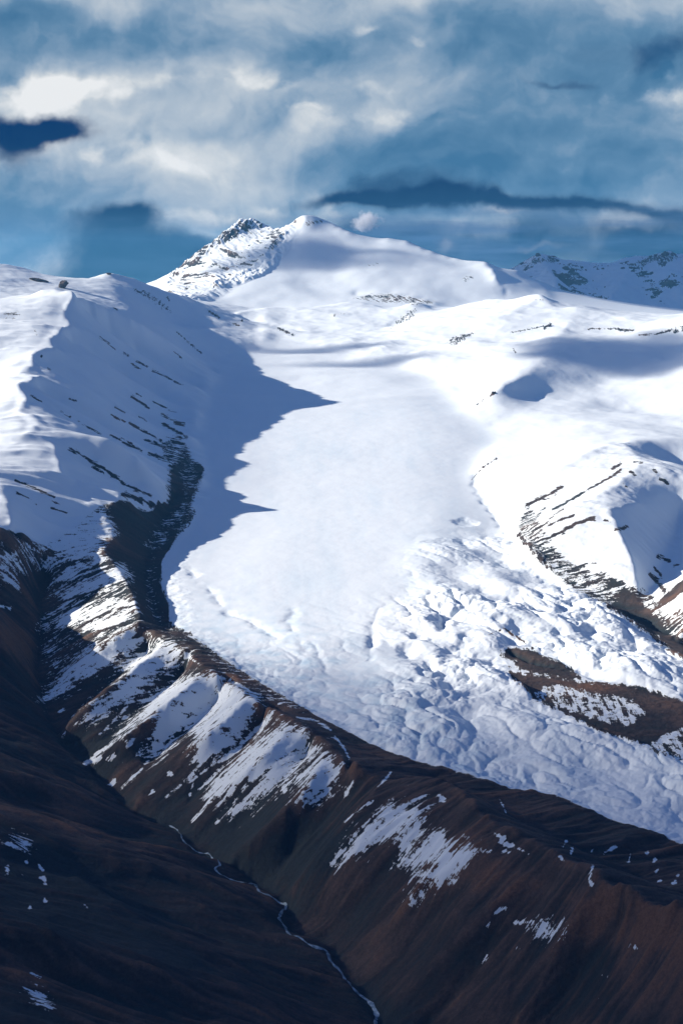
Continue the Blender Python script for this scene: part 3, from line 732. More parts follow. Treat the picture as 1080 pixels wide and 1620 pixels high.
for P_, w in (([(159, 1162), (180, 1140), (202, 1117)], 2.5), ([(135, 1208), (165, 1185), (190, 1165)], 2.5), ([(189, 1252), (220, 1220), (255, 1182)], 2.5), ([(260, 1260), (290, 1238), (315, 1219)], 2.5),
              ([(304, 1300), (318, 1284), (333, 1264)], 1.6), ([(300, 1235), (340, 1210), (374, 1187), (405, 1155), (430, 1128)], 4), ([(448, 1250), (470, 1232), (492, 1217)], 4),
              ([(232, 1000), (262, 1018), (285, 1030), (315, 1050)], 2), ([(345, 1072), (365, 1077), (400, 1095), (445, 1112)], 2.2), ([(470, 1135), (500, 1140), (523, 1155)], 1.8), ([(530, 1165), (545, 1185), (552, 1200)], 1.5),
              ([(782, 1320), (800, 1327)], 2), ([(792, 1332), (812, 1340)], 2.5), ([(760, 1348), (782, 1347)], 1.8), ([(796, 1347), (806, 1348)], 1.5), ([(818, 1342), (835, 1350)], 1.6),
              ([(815, 1460), (842, 1458)], 2.5), ([(775, 1450), (800, 1434)], 2.5), ([(760, 1470), (772, 1466)], 2), ([(815, 1500), (825, 1500)], 2.5), ([(762, 1525), (770, 1512)], 2.5),
              ([(545, 1300), (575, 1275), (590, 1268)], 2), ([(548, 1255), (556, 1240)], 4), ([(655, 1265), (680, 1256)], 2), ([(693, 1258), (700, 1265)], 3), ([(598, 1245), (612, 1230), (618, 1222)], 2),
              ([(63, 1368), (68, 1376)], 2), ([(68, 1390), (72, 1396)], 3), ([(12, 1372), (13, 1382)], 2.5), ([(34, 1384), (37, 1386)], 2), ([(71, 1422), (72, 1425)], 2), ([(48, 1434), (48, 1437)], 2), ([(134, 1432), (138, 1435)], 2), ([(41, 1362), (43, 1364)], 2), ([(166, 1440), (167, 1442)], 1.5),
              ([(50, 1540), (64, 1547)], 2), ([(890, 1340), (895, 1330)], 2), ([(903, 1350), (905, 1341)], 2.2), ([(938, 1370), (930, 1392), (936, 1400)], 2), ([(935, 1346), (938, 1343)], 2), ([(955, 1350), (972, 1340)], 2.2), ([(994, 1362), (996, 1354)], 2), ([(1022, 1350), (1024, 1347)], 2), ([(1034, 1362), (1036, 1356)], 2), ([(1064, 1398), (1072, 1386)], 2.5), ([(1040, 1394), (1044, 1392)], 2), ([(885, 1355), (892, 1363)], 2), ([(1036, 1380), (1040, 1376)], 2),
              ([(790, 1265), (800, 1285)], 1.3), ([(1000, 1497), (1010, 1503)], 3), ([(952, 1543), (958, 1544)], 2), ([(948, 1582), (952, 1582)], 2),
              ([(0, 958), (16, 962)], 2), ([(70, 1106), (82, 1092)], 2), ([(95, 1125), (100, 1121)], 3), ([(98, 1165), (104, 1160)], 2.5), ([(150, 1205), (158, 1200)], 4), ([(172, 1200), (180, 1195)], 3), ([(178, 1240), (182, 1236)], 3), ([(266, 1222), (270, 1225)], 3), ([(236, 1258), (242, 1252)], 2), ([(200, 1185), (210, 1172)], 3), ([(300, 1258), (306, 1238)], 2), ([(342, 1302), (346, 1298)], 2)):
    stroke(P_, w * .8, on=True, soft=max(4.0, 2.2 * w))
# dark lines across the snowy upper spurs
for P_, w in (([(80, 930), (130, 905), (190, 884)], 2.5), ([(75, 962), (130, 942), (180, 925), (206, 916)], 3), ([(60, 990), (110, 962), (160, 945), (205, 940)], 2.5), ([(75, 1012), (110, 1003), (150, 978), (190, 962), (215, 958)], 2.5), ([(70, 1030), (120, 1018), (165, 995), (210, 985)], 3.5)):
    stroke(P_, w)
# bare streaks on the shaded flank of the left ridge
for P_, w in (([(158, 533), (172, 543)], 1.6), ([(176, 548), (194, 558), (204, 563)], 1.4), ([(216, 571), (233, 580)], 1.8), ([(242, 586), (258, 594), (272, 600)], 1.6), ([(276, 603), (294, 609)], 2), ([(208, 575), (222, 584)], 1.2), ([(232, 592), (239, 597)], 1), ([(89, 617), (108, 626)], 1.5), ([(112, 629), (130, 637)], 1.5), ([(50, 625), (66, 636)], 1.4),
              ([(97, 650), (112, 660)], 1.4), ([(124, 666), (144, 678), (161, 687)], 1.4), ([(208, 628), (222, 636), (236, 645)], 2.4), ([(216, 622), (224, 627)], 1), ([(244, 636), (262, 645), (278, 653)], 1.8), ([(176, 657), (198, 667)], 1.8), ([(182, 643), (198, 653)], 1.3), ([(205, 669), (230, 683), (255, 697)], 2.6), ([(256, 655), (272, 665)], 2), ([(258, 671), (280, 682), (296, 692)], 2.6), ([(276, 668), (290, 672)], 4), ([(220, 660), (232, 666)], 1.4),
              ([(111, 710), (139, 726), (172, 747), (200, 767), (222, 777), (239, 784)], 3.2), ([(145, 738), (165, 749)], 1.6), ([(25, 760), (55, 772), (86, 787)], 2), ([(28, 780), (45, 788), (58, 797)], 2), ([(83, 803), (105, 812)], 2), ([(80, 792), (96, 798)], 1.6), ([(195, 700), (225, 713)], 2.2), ([(175, 689), (208, 701)], 2), ([(236, 717), (262, 727), (294, 738)], 3), ([(195, 781), (225, 792), (250, 802), (278, 822)], 5), ([(245, 700), (262, 708), (280, 722)], 3), ([(252, 704), (268, 700), (290, 705)], 2.5), ([(230, 695), (262, 710)], 2), ([(280, 525), (320, 560)], .8), ([(275, 555), (290, 570)], 1.2),
              ([(265, 470), (268, 476)], 1), ([(180, 487), (186, 490)], 1.2), ([(65, 565), (67, 562)], 1.6), ([(76, 583), (80, 585)], 1.4)):
    stroke(P_, w)
speck([(262, 690), (285, 683), (300, 705), (310, 735), (270, 745), (255, 720)], .42, 8)
# rock and soil in the lateral trough
patch([(270, 735), (290, 722), (312, 735), (318, 752), (308, 775), (298, 800), (304, 815), (288, 838), (260, 872), (250, 890), (248, 915), (260, 940), (266, 985), (300, 1005), (240, 1010), (222, 975), (212, 945), (208, 905), (192, 885), (168, 878), (166, 860), (188, 845), (172, 815), (165, 805), (200, 797), (240, 815), (270, 790), (266, 770)], on=False, soft=12)
speck([(290, 722), (312, 735), (318, 752), (310, 775), (300, 800), (306, 815), (285, 840), (258, 872), (240, 880), (225, 860), (235, 835), (262, 815), (285, 790), (282, 750)], .27, 12)
speck([(245, 880), (255, 900), (250, 930), (262, 985), (295, 1005), (250, 1000), (228, 950), (225, 905)], .20, 10)
speck([(300, 1000), (360, 1045), (430, 1090), (500, 1128), (480, 1130), (400, 1092), (330, 1045)], .25, 5)
speck([(80, 985), (60, 1030), (75, 1090), (100, 1060), (130, 1020), (150, 1000)], .22, 10)
# speckled foot of the lit spur above the valley
speck([(20, 845), (55, 862), (105, 885), (95, 905), (60, 905), (35, 875)], .42, 6)
_du = np.hypot(np.gradient(X, axis=1), np.gradient(Y, axis=1)); _dv = np.hypot(np.gradient(X, axis=0), np.gradient(Y, axis=0))
SLOPE = np.hypot(np.gradient(Z, axis=1) / np.maximum(_du, 1e-6), np.gradient(Z, axis=0) / np.maximum(_dv, 1e-6))
# broken cover: peak, rim, far range
def face_rock(amount, sel):
    global snow
    snow = snow - amount * sel
rk = fbm((X * .8 + Y * .6 + wx) / .09, (X * .6 - Y * .8) / .26, 5, .6)
rk2 = fbm(X / .045, Y / .045, 4, .6)
face_rock(1.75, leftface * sstep(.50, 1.0, SLOPE + 1.0 * rk + .22 * rk2 + .5 * fbm(X / .4 + 3, Y / .4, 2) - .15))
face_rock(1.9, W['range'] * sstep(.02, .30, fbm(X / .5, Y / .7, 5, .6) + .35 * sstep(.11, .19, T + .145) - .02) * sstep(19, 20, Y) * sstep(.25, .5, SLOPE))
for P_, lv in (([(545, 473), (580, 463), (620, 462), (665, 470), (705, 480), (660, 484), (600, 480)], .50), ([(612, 524), (622, 508), (650, 485), (662, 488), (655, 505), (630, 515)], .5), ([(703, 540), (715, 530), (745, 524), (752, 528), (735, 540), (715, 550)], .40),
              ([(515, 505), (530, 494), (560, 490), (568, 496), (540, 500)], .55), ([(205, 452), (235, 460), (262, 480), (277, 494), (262, 492), (235, 475), (215, 465)], .50), ([(478, 350), (500, 346), (520, 349), (500, 356), (485, 360)], .45), ([(425, 360), (450, 364), (445, 385), (425, 400)], .45),
              ([(720, 440), (745, 432), (752, 440), (735, 450)], .62), ([(575, 418), (600, 415), (598, 424), (580, 424)], .62), ([(825, 428), (840, 408), (852, 404), (876, 412), (880, 420), (860, 416), (845, 420)], .38), ([(1000, 412), (1030, 405), (1055, 400), (1075, 408), (1060, 415), (1030, 415), (1015, 425)], .36),
              ([(0, 492), (30, 488), (38, 500), (30, 510), (0, 505)], .66), ([(55, 515), (62, 530), (56, 532), (52, 520)], .5),
              ([(840, 470), (878, 475), (870, 480), (840, 478)], .6), ([(975, 837), (985, 836), (982, 844), (974, 842)], .2)):
    speck(P_, lv, 6)
for P_, w in (([(808, 526), (840, 520), (868, 514)], 1.1), ([(860, 520), (870, 512)], 2), ([(930, 520), (975, 520), (998, 522)], 1.1), ([(978, 522), (1000, 523)], 2.2), ([(1010, 530), (1040, 528), (1080, 515)], 1.8), ([(1066, 525), (1080, 522)], 2), ([(754, 640), (766, 632), (782, 622)], 1), ([(778, 622), (782, 621)], 2), ([(812, 552), (814, 558)], 1.4), ([(440, 519), (465, 530)], 2), ([(370, 512), (378, 515)], 2), ([(330, 492), (347, 502)], 2),
              ([(874, 806), (900, 792), (929, 775), (960, 757), (981, 744)], 2.6), ([(831, 800), (848, 791), (868, 783), (888, 770)], 4), ([(968, 741), (981, 734)], 3), ([(866, 831), (885, 823), (907, 815)], 2.4), ([(856, 858), (880, 845), (900, 835), (916, 826), (938, 820)], 4), ([(955, 822), (965, 826)], 1.8), ([(974, 838), (990, 834)], 4), ([(1033, 744), (1038, 748)], 3), ([(1044, 757), (1055, 765)], 3.4), ([(995, 745), (1004, 752)], 2), ([(985, 765), (995, 775)], 1.6), ([(1000, 730), (1015, 732)], 1.4), ([(1040, 880), (1058, 888)], 3.5), ([(1028, 908), (1040, 922), (1050, 935)], 4), ([(1034, 898), (1046, 912)], 2.5), ([(1065, 895), (1072, 893)], 2.5), ([(910, 897), (940, 890)], 3), ([(832, 830), (850, 815), (862, 802)], 2), ([(845, 845), (870, 820), (890, 805)], 1.5), ([(745, 760), (762, 740), (785, 725)], .8),
              ([(795, 993), (812, 1005), (842, 1024)], 1.8), ([(770, 1005), (795, 995)], .8)):
    stroke(P_, w)
speck([(816, 850), (820, 822), (835, 800), (850, 812), (862, 840), (880, 868), (915, 898), (960, 905), (1000, 925), (1030, 940), (1045, 955), (1080, 1000), (1080, 1035), (985, 975), (900, 930), (845, 888)], .40, 7)
patch([(985, 930), (1010, 940), (1030, 965), (1060, 995), (1085, 1015), (1085, 1045), (1040, 1015), (1000, 985), (960, 960)], on=False, soft=12)
patch([(1028, 968), (1045, 945), (1085, 912), (1085, 935), (1050, 958)], on=False, soft=8)
speck([(1045, 985), (1085, 950), (1085, 1015), (1060, 1005)], .45, 6)
# the moraine island
patch([(790, 1035), (802, 1024), (842, 1028), (892, 1050), (922, 1074), (890, 1075), (840, 1064), (808, 1052)], on=False, soft=8)
patch([(800, 1062), (850, 1066), (920, 1078), (990, 1083), (1040, 1095), (1085, 1110), (1085, 1206), (1035, 1187), (1000, 1172), (950, 1157), (900, 1132), (868, 1117), (842, 1108), (834, 1090), (812, 1075)], on=False, soft=8)
speck([(838, 1098), (860, 1082), (900, 1084), (940, 1094), (1000, 1104), (1025, 1128), (990, 1152), (930, 1138), (880, 1118)], .58, 5)
speck([(1015, 1182), (1050, 1160), (1090, 1148), (1090, 1206), (1050, 1196)], .64, 5)
patch([(800, 1040), (815, 1048), (812, 1052), (798, 1048)], soft=8)
# rust and slate tints of the bare ground
for P_, a in (([(640, 1330), (760, 1330), (860, 1400), (800, 1420), (700, 1400)], .35), ([(900, 1420), (1080, 1460), (1080, 1500), (940, 1490)], .5), ([(0, 1490), (60, 1500), (120, 1540), (60, 1560), (0, 1550)], .55), ([(70, 1270), (130, 1262), (170, 1300), (110, 1310)], .4), ([(250, 1550), (420, 1590), (480, 1620), (300, 1600)], .4),
              ([(75, 935), (108, 935), (100, 950), (72, 952)], .6), ([(138, 870), (170, 858), (165, 866), (145, 876)], .7), ([(0, 990), (50, 1000), (40, 1030), (0, 1020)], .5), ([(805, 1062), (1080, 1110), (1080, 1140), (1000, 1100), (850, 1075)], .5), ([(1030, 965), (1085, 910), (1085, 1000)], .5), ([(340, 1180), (520, 1190), (560, 1240), (400, 1300)], .12),
              ([(0, 1320), (110, 1345), (260, 1450), (330, 1530), (100, 1480), (0, 1440)], -.55), ([(560, 1330), (480, 1400), (400, 1390), (470, 1300)], -.35), ([(330, 1330), (450, 1270), (440, 1330), (380, 1370)], -.3), ([(100, 1180), (200, 1160), (160, 1250), (110, 1220)], -.4), ([(850, 1480), (960, 1500), (1000, 1620), (800, 1620)], -.3), ([(560, 1560), (700, 1620), (600, 1640)], -.3), ([(170, 800), (290, 740), (300, 830), (240, 1000), (210, 920)], -.25)):
    rust(P_, a)
# the ice shows blue where the steep front is blown clean
icy = G * sstep(900, 1050, PY) * np.clip(.25 + 1.3 * fbm(X / .07, Y / .07, 4), 0, 1) * sstep(620, 420, PX - (PY - 1000) * 1.4)
flowl = fbm((X + .05 * Y + .9 * WX) / .07, (Y - X * .1) / 1.1, 4, .6)
icy = np.clip(icy + G * sstep(11.5, 9.5, Y) * np.clip(.04 + .34 * flowl + .25 * fbm(X / .3, Y / .6, 3), 0, .35), 0, 1)
# streak direction for the fine snow/rock pattern
lab = np.argmax(np.stack([W[k] for k in ('glac', 'mor', 'rhill', 'brown', 'peak', 'range', 'isl', 'rocky', 'left1', 'left2', 'right')]), 0)
FX, FY = X.copy(), Y.copy()
m_ = (lab == 1) | (lab == 2); FX[m_] = s_[m_]; FY[m_] = d_[m_]
m_ = (lab == 3); FX[m_] = e1[m_]; FY[m_] = e2[m_]
m_ = (lab == 8) | (lab == 7); FX[m_] = Y[m_]; FY[m_] = X[m_]
m_ = (lab == 4); FX[m_] = (X * .8 + Y * .6)[m_]; FY[m_] = (X * .6 - Y * .8)[m_]

# ------------------------------------------------------------------ materials
def nodes_of(name):
    m = bpy.data.materials.new(name); m.use_nodes = True
    return m, m.node_tree

def terrain_material():
    m, t = nodes_of("snow_and_ground")
    N, L = t.nodes, t.links
    bsdf = N['Principled BSDF']
    def node(kind, **kw):
        x = N.new(kind)
        for k, v in kw.items(): setattr(x, k, v)
        return x
    def attr(nm):
        return node('ShaderNodeAttribute', attribute_name=nm)
    def math_(op, a, b=None, c=None, clamp=False):
        x = node('ShaderNodeMath', operation=op, use_clamp=clamp)
        for i, s in enumerate((a, b, c)):
            if s is None: continue
            if isinstance(s, (int, float)): x.inputs[i].default_value = s
            else: L.new(s, x.inputs[i])
        return x.outputs[0]
    def noise(vec, scale, detail=6, rough=.6, lac=2.1):
        x = node('ShaderNodeTexNoise'); x.inputs['Scale'].default_value = scale; x.inputs['Detail'].default_value = detail; x.inputs['Roughness'].default_value = rough; x.inputs['Lacunarity'].default_value = lac
        L.new(vec, x.inputs['Vector']); return x.outputs['Fac']
    def mixc(f, a, b):
        x = node('ShaderNodeMix', data_type='RGBA')
        if isinstance(f, (int, float)): x.inputs[0].default_value = f
        else: L.new(f, x.inputs[0])
        for s, i in ((a, 6), (b, 7)):
            if isinstance(s, tuple): x.inputs[i].default_value = s
            else: L.new(s, x.inputs[i])
        return x.outputs[2]
    def smooth(v, lo, hi):
        x = node('ShaderNodeMapRange', interpolation_type='SMOOTHSTEP'); L.new(v, x.inputs[0])
        x.inputs[1].default_value = lo; x.inputs[2].default_value = hi; return x.outputs[0]
    tc = node('ShaderNodeTexCoord').outputs['Object']
    fl = attr('flow').outputs['Vector']
    mp = node('ShaderNodeMapping'); mp.inputs['Scale'].default_value = (1.0, .14, 1.0); L.new(fl, mp.inputs['Vector'])
    n1 = noise(tc, 1 / 30.0, 8, .70)
    n2 = noise(mp.outputs[0], 1 / 16.0, 6, .64)
    n3 = noise(tc, 1 / 10.0, 5, .65)
    s = attr('snow').outputs['Fac']
    v = math_('MULTIPLY_ADD', math_('SUBTRACT', n1, .5), 2.0, s)
    v = math_('MULTIPLY_ADD', math_('SUBTRACT', n2, .5), 3.0, v)
    v = math_('MULTIPLY_ADD', math_('SUBTRACT', n3, .5), 1.2, v)
    cover = smooth(v, .47, .53)
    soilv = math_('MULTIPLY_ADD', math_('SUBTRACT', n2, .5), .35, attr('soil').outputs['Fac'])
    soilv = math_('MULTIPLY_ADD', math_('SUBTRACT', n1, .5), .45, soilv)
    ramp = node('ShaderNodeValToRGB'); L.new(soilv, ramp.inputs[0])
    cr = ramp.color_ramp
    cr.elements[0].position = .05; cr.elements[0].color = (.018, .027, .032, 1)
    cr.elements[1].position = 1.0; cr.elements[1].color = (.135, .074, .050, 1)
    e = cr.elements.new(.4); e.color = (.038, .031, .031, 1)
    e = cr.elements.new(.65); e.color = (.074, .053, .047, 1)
    n4 = noise(tc, 1 / 3.5, 3, .6)
    grain = math_('ADD', math_('MULTIPLY', n3, 1.3), math_('MULTIPLY_ADD', n4, .9, -.1))
    soilc = node('ShaderNodeVectorMath', operation='SCALE'); L.new(ramp.outputs[0], soilc.inputs[0]); L.new(grain, soilc.inputs[3])
    ice = mixc(attr('ice').outputs['Fac'], (.79, .865, .915, 1), (.52, .68, .80, 1))
    col = mixc(cover, soilc.outputs[0], ice)
    L.new(col, bsdf.inputs['Base Color'])
    L.new(math_('MULTIPLY_ADD', cover, -.25, .9), bsdf.inputs['Roughness'])
    bsdf.inputs['Specular IOR Level'].default_value = .25
    bh = math_('ADD', math_('MULTIPLY', n1, math_('MULTIPLY_ADD', cover, -6.1, 7.0)), math_('MULTIPLY', n3, math_('MULTIPLY_ADD', cover, -2.2, 2.5)))
    bh = math_('MULTIPLY_ADD', cover, 1.2, bh)
    bump = node('ShaderNodeBump'); bump.inputs['Strength'].default_value = .8; bump.inputs['Distance'].default_value = 1.0
    L.new(bh, bump.inputs['Height']); L.new(bump.outputs[0], bsdf.inputs['Normal'])
    return m
MAT = terrain_material()

# ------------------------------------------------------------------ the ground, cut into its landforms
n_, m2 = X.shape
co = np.stack([X * 1000, Y * 1000, Z * 1000 + BASE], -1).reshape(-1, 3).astype(np.float32)
idx = np.arange(n_ * m2).reshape(n_, m2)
faces = np.stack([idx[:-1, :-1], idx[:-1, 1:], idx[1:, 1:], idx[1:, :-1]], -1).reshape(-1, 4)
P3 = co.reshape(n_, m2, 3).astype(float)
du = np.gradient(P3, axis=1); dv = np.gradient(P3, axis=0)
NRM = np.cross(du, dv); NRM /= np.linalg.norm(NRM, axis=-1, keepdims=True)
NRM = NRM.reshape(-1, 3).astype(np.float32)
flow = np.stack([FX * 1000, FY * 1000, np.zeros_like(FX)], -1).reshape(-1, 3).astype(np.float32)
flab = lab[:-1, :-1].ravel()
LAND = {0: ('glacier', 'long white glacier tongue flowing down the middle, smooth above and pitted below', 'glacier'),
        1: ('moraine_ridge', 'dark brown ridge striped with snow streaks between the glacier and the stream', 'moraine ridge'),
        2: ('bare_hill', 'dark brown hill with two large ragged snow patches right of the stream', 'hill'),
        3: ('bare_hillside', 'dark bare hillside left of the stream, ribbed, with a few snow specks', 'hillside'),
        4: ('snow_mountain', 'tall double peak with a rocky left face rising behind the glacier basin', 'mountain'),
        5: ('mountain_range', 'distant blue shaded snowy range on the horizon right of the tall peak', 'mountain range'),
        6: ('moraine_island', 'brown gravel mound flecked with snow inside the lower right glacier', 'moraine'),
        7: ('rocky_hill', 'white hill with brown rock streaks beside the dark gully on the right', 'hill'),
        8: ('snow_ridge', 'steep shaded snow ridge with dark rock lines left of the glacier', 'ridge'),
        9: ('snow_hill', 'rounded snow crest with rock outcrops behind the steep left ridge', 'hill'),
        10: ('snowfield', 'broad rolling snow slopes and rim around the head of the glacier', 'snowfield')}
for k, (nm, label, cat) in LAND.items():
    f = faces[flab == k]
    if len(f) == 0: continue
    used, inv = np.unique(f, return_inverse=True)
    f = inv.reshape(-1, 4).astype(np.int32)
    me = bpy.data.meshes.new(nm)
    me.vertices.add(len(used)); me.vertices.foreach_set("co", co[used].ravel())
    me.loops.add(f.size); me.loops.foreach_set("vertex_index", f.ravel())
    me.polygons.add(len(f)); me.polygons.foreach_set("loop_start", (np.arange(len(f)) * 4).astype(np.int32))
    me.update(calc_edges=True)
    me.polygons.foreach_set("use_smooth", np.ones(len(f), bool))
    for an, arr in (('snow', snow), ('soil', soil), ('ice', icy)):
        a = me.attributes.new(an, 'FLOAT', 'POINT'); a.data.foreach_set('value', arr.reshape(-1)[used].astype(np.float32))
    a = me.attributes.new('flow', 'FLOAT_VECTOR', 'POINT'); a.data.foreach_set('vector', flow[used].ravel())
    me.normals_split_custom_set_from_vertices(NRM[used])
    me.materials.append(MAT)
    o = bpy.data.objects.new(nm, me); COL.objects.link(o)
    o['kind'] = 'structure'; o['label'] = label; o['category'] = cat

# ------------------------------------------------------------------ look-ups on the finished ground
CM1 = np.maximum.accumulate(Z / Y, axis=0)

def ground(u, v):
    fj = np.interp(u, uc, np.arange(NX)); fi = np.interp(v, vc, np.arange(NY))
    i, j = min(int(fi), NY - 2), min(int(fj), NX - 2); a, b = fi - i, fj - j
    return (Z[i, j] * (1 - a) + Z[i + 1, j] * a) * (1 - b) + (Z[i, j + 1] * (1 - a) + Z[i + 1, j + 1] * a) * b

def land(px, py):
    """world point (metres) where the ground shows at a photo pixel"""
    u, t = ray(px, py)
    j = int(np.clip(np.searchsorted(uc, u), 0, NX - 1))
    i = min(max(int(np.searchsorted(CM1[:, j], t)), 1), NY - 1)
    YY = math.exp(vc[i])
    return Vector((u * YY * 1000, YY * 1000, ground(u, vc[i]) * 1000 + BASE))

def height(x, y):
    return ground(x / y, math.log(y / 1000)) * 1000 + BASE

def mesh_object(name, verts, faces_, mat, smooth=True, **props):
    me = bpy.data.meshes.new(name)
    me.from_pydata([tuple(v) for v in verts], [], faces_)
    if smooth: me.polygons.foreach_set("use_smooth", np.ones(len(me.polygons), bool))
    me.materials.append(mat)
    o = bpy.data.objects.new(name, me); COL.objects.link(o)
    for k, v in props.items(): o[k] = v
    return o

# ------------------------------------------------------------------ the stream
def flat_material(name, color, rough, spec=.5):
    m, t = nodes_of(name)
    b = t.nodes['Principled BSDF']; b.inputs['Base Color'].default_value = (*color, 1)
    b.inputs['Roughness'].default_value = rough; b.inputs['Specular IOR Level'].default_value = spec
    return m
WATER, wtree = nodes_of("stream_water")
_b = wtree.nodes['Principled BSDF']
_n = wtree.nodes.new('ShaderNodeTexNoise'); _n.inputs['Scale'].default_value = .09; _n.inputs['Detail'].default_value = 4
_t = wtree.nodes.new('ShaderNodeTexCoord'); wtree.links.new(_t.outputs['Object'], _n.inputs['Vector'])
_r = wtree.nodes.new('ShaderNodeValToRGB'); wtree.links.new(_n.outputs['Fac'], _r.inputs[0])
_r.color_ramp.elements[0].position = .35; _r.color_ramp.elements[0].color = (.10, .17, .22, 1)
_r.color_ramp.elements[1].position = .62; _r.color_ramp.elements[1].color = (.42, .52, .58, 1)
wtree.links.new(_r.outputs[0], _b.inputs['Base Color']); _b.inputs['Roughness'].default_value = .25
course = [(268, 1308, 3), (280, 1314, 3), (287, 1322, 4), (289, 1330, 4), (308, 1346, 4), (332, 1354, 5), (345, 1362, 5), (348, 1370, 5), (341, 1377, 5), (360, 1390, 4.5), (385, 1396, 5), (404, 1400, 6), (408, 1408, 6), (428, 1419, 5), (440, 1427, 6), (452, 1433, 7), (446, 1444, 7), (442, 1456, 8), (450, 1466, 8), (458, 1479, 8),
          (480, 1488, 7.5), (500, 1500, 8), (517, 1507, 8), (522, 1520, 8), (540, 1541, 8), (556, 1561, 8.5), (582, 1584, 9), (595, 1605, 9), (594, 1622, 9), (606, 1650, 9)]
pp = [land(a, b) for a, b, c in course]
cc = catmull([(p.x, p.y, c[2]) for p, c in zip(pp, course)], 14)
vs, fs = [], []
for k in range(len(cc)):
    a, b = cc[max(k - 1, 0)], cc[min(k + 1, len(cc) - 1)]
    t_ = np.array([b[0] - a[0], b[1] - a[1]]); t_ /= np.linalg.norm(t_) + 1e-9
    nn = np.array([-t_[1], t_[0]]); w_ = cc[k][2] * .5 * (1 + .9 * float(perlin(np.array([k * .23]), np.array([.5]))[0]))
    for q in (-1, -.33, .33, 1):
        x, y = cc[k][0] + nn[0] * q * w_, cc[k][1] + nn[1] * q * w_
        vs.append((x, y, height(x, y) + (.9 if abs(q) < .5 else .5)))
    if k:
        for q in range(3):
            o_ = 4 * k + q; fs.append((o_ - 4, o_ - 3, o_ + 1, o_))
mesh_object("stream", vs, fs, WATER, kind='structure', label='thin pale stream winding down the dark valley floor', category='stream')

# ------------------------------------------------------------------ crags that stand out of the snow
import bmesh
ROCK, rt = nodes_of("dark_rock")
_b = rt.nodes['Principled BSDF']; _t = rt.nodes.new('ShaderNodeTexCoord')
_n = rt.nodes.new('ShaderNodeTexNoise'); _n.inputs['Scale'].default_value = .06; _n.inputs['Detail'].default_value = 6
rt.links.new(_t.outputs['Object'], _n.inputs['Vector'])
_r = rt.nodes.new('ShaderNodeValToRGB'); rt.links.new(_n.outputs['Fac'], _r.inputs[0])
_r.color_ramp.elements[0].position = .3; _r.color_ramp.elements[0].color = (.016, .014, .018, 1)
_r.color_ramp.elements[1].position = .75; _r.color_ramp.elements[1].color = (.085, .06, .055, 1)
rt.links.new(_r.outputs[0], _b.inputs['Base Color']); _b.inputs['Roughness'].default_value = .9

def crag(px, py, w, h, depth, lean, label, seed, group=None):
    """angular outcrop: w, h in photo pixels, foot at the ground under (px, py)"""
    p = land(px, py); s = p.y / FPX
    bm = bmesh.new()
    bmesh.ops.create_icosphere(bm, subdivisions=4, radius=1.0)
    r = np.random.default_rng(seed)
    planes = [(Vector(r.normal(size=3)).normalized(), .62 + .33 * r.random()) for _ in range(16)]
    for v in bm.verts:
        c = v.co.copy()
        k = min([d / max(c.dot(n_), 1e-3) if c.dot(n_) > 0 else 9 for n_, d in planes] + [1.15])
        v.co = c * k
        f = float(fbm(np.array([v.co.x * 2.3 + seed]), np.array([v.co.z * 2.3 + v.co.y * 1.7]), 4)[0])
        v.co *= 1 + .28 * f
        v.co = Vector((v.co.x * w * s / 2 + v.co.z * lean * w * s / 2, v.co.y * depth, v.co.z * h * s / 2))
    me = bpy.data.meshes.new("rock_outcrop"); bm.to_mesh(me); bm.free()
    me.materials.append(ROCK)
    o = bpy.data.objects.new("rock_outcrop", me); COL.objects.link(o)
    o.location = (p.x, p.y, p.z + h * s * .22)
    o['label'] = label; o['category'] = 'rock'
    if group: o['group'] = group
    return o
GR = 'dark rocks sticking out of the snow'
crag(63, 446, 20, 8, 45, -.9, 'low slanting dark rock outcrop on the snow crest at far left', 3, GR)
crag(100, 456, 17, 17, 40, .35, 'tall jagged dark crag standing above the lit snow crest at far left', 5, GR)
crag(172, 435, 7, 4, 25, 0, 'tiny dark rock on the highest point of the rounded snow hill', 8, GR)
crag(866, 517, 9, 5, 30, .5, 'small pointed rock at the end of the dark crack under the basin rim', 11, GR)
crag(1051, 404, 10, 9, 60, .2, 'dark pinnacle on the crest of the distant blue range', 13, GR)
crag(851, 405, 9, 6, 50, 0, 'dark summit rocks on the left end of the distant range', 17, GR)
crag(779, 623, 6, 4, 20, 0, 'lone small rock where the smooth snow slope meets the glacier', 19, GR)
crag(383, 509, 4, 4, 25, 0, 'single dark boulder on the shaded snow slope below the rocky peak', 23, GR)

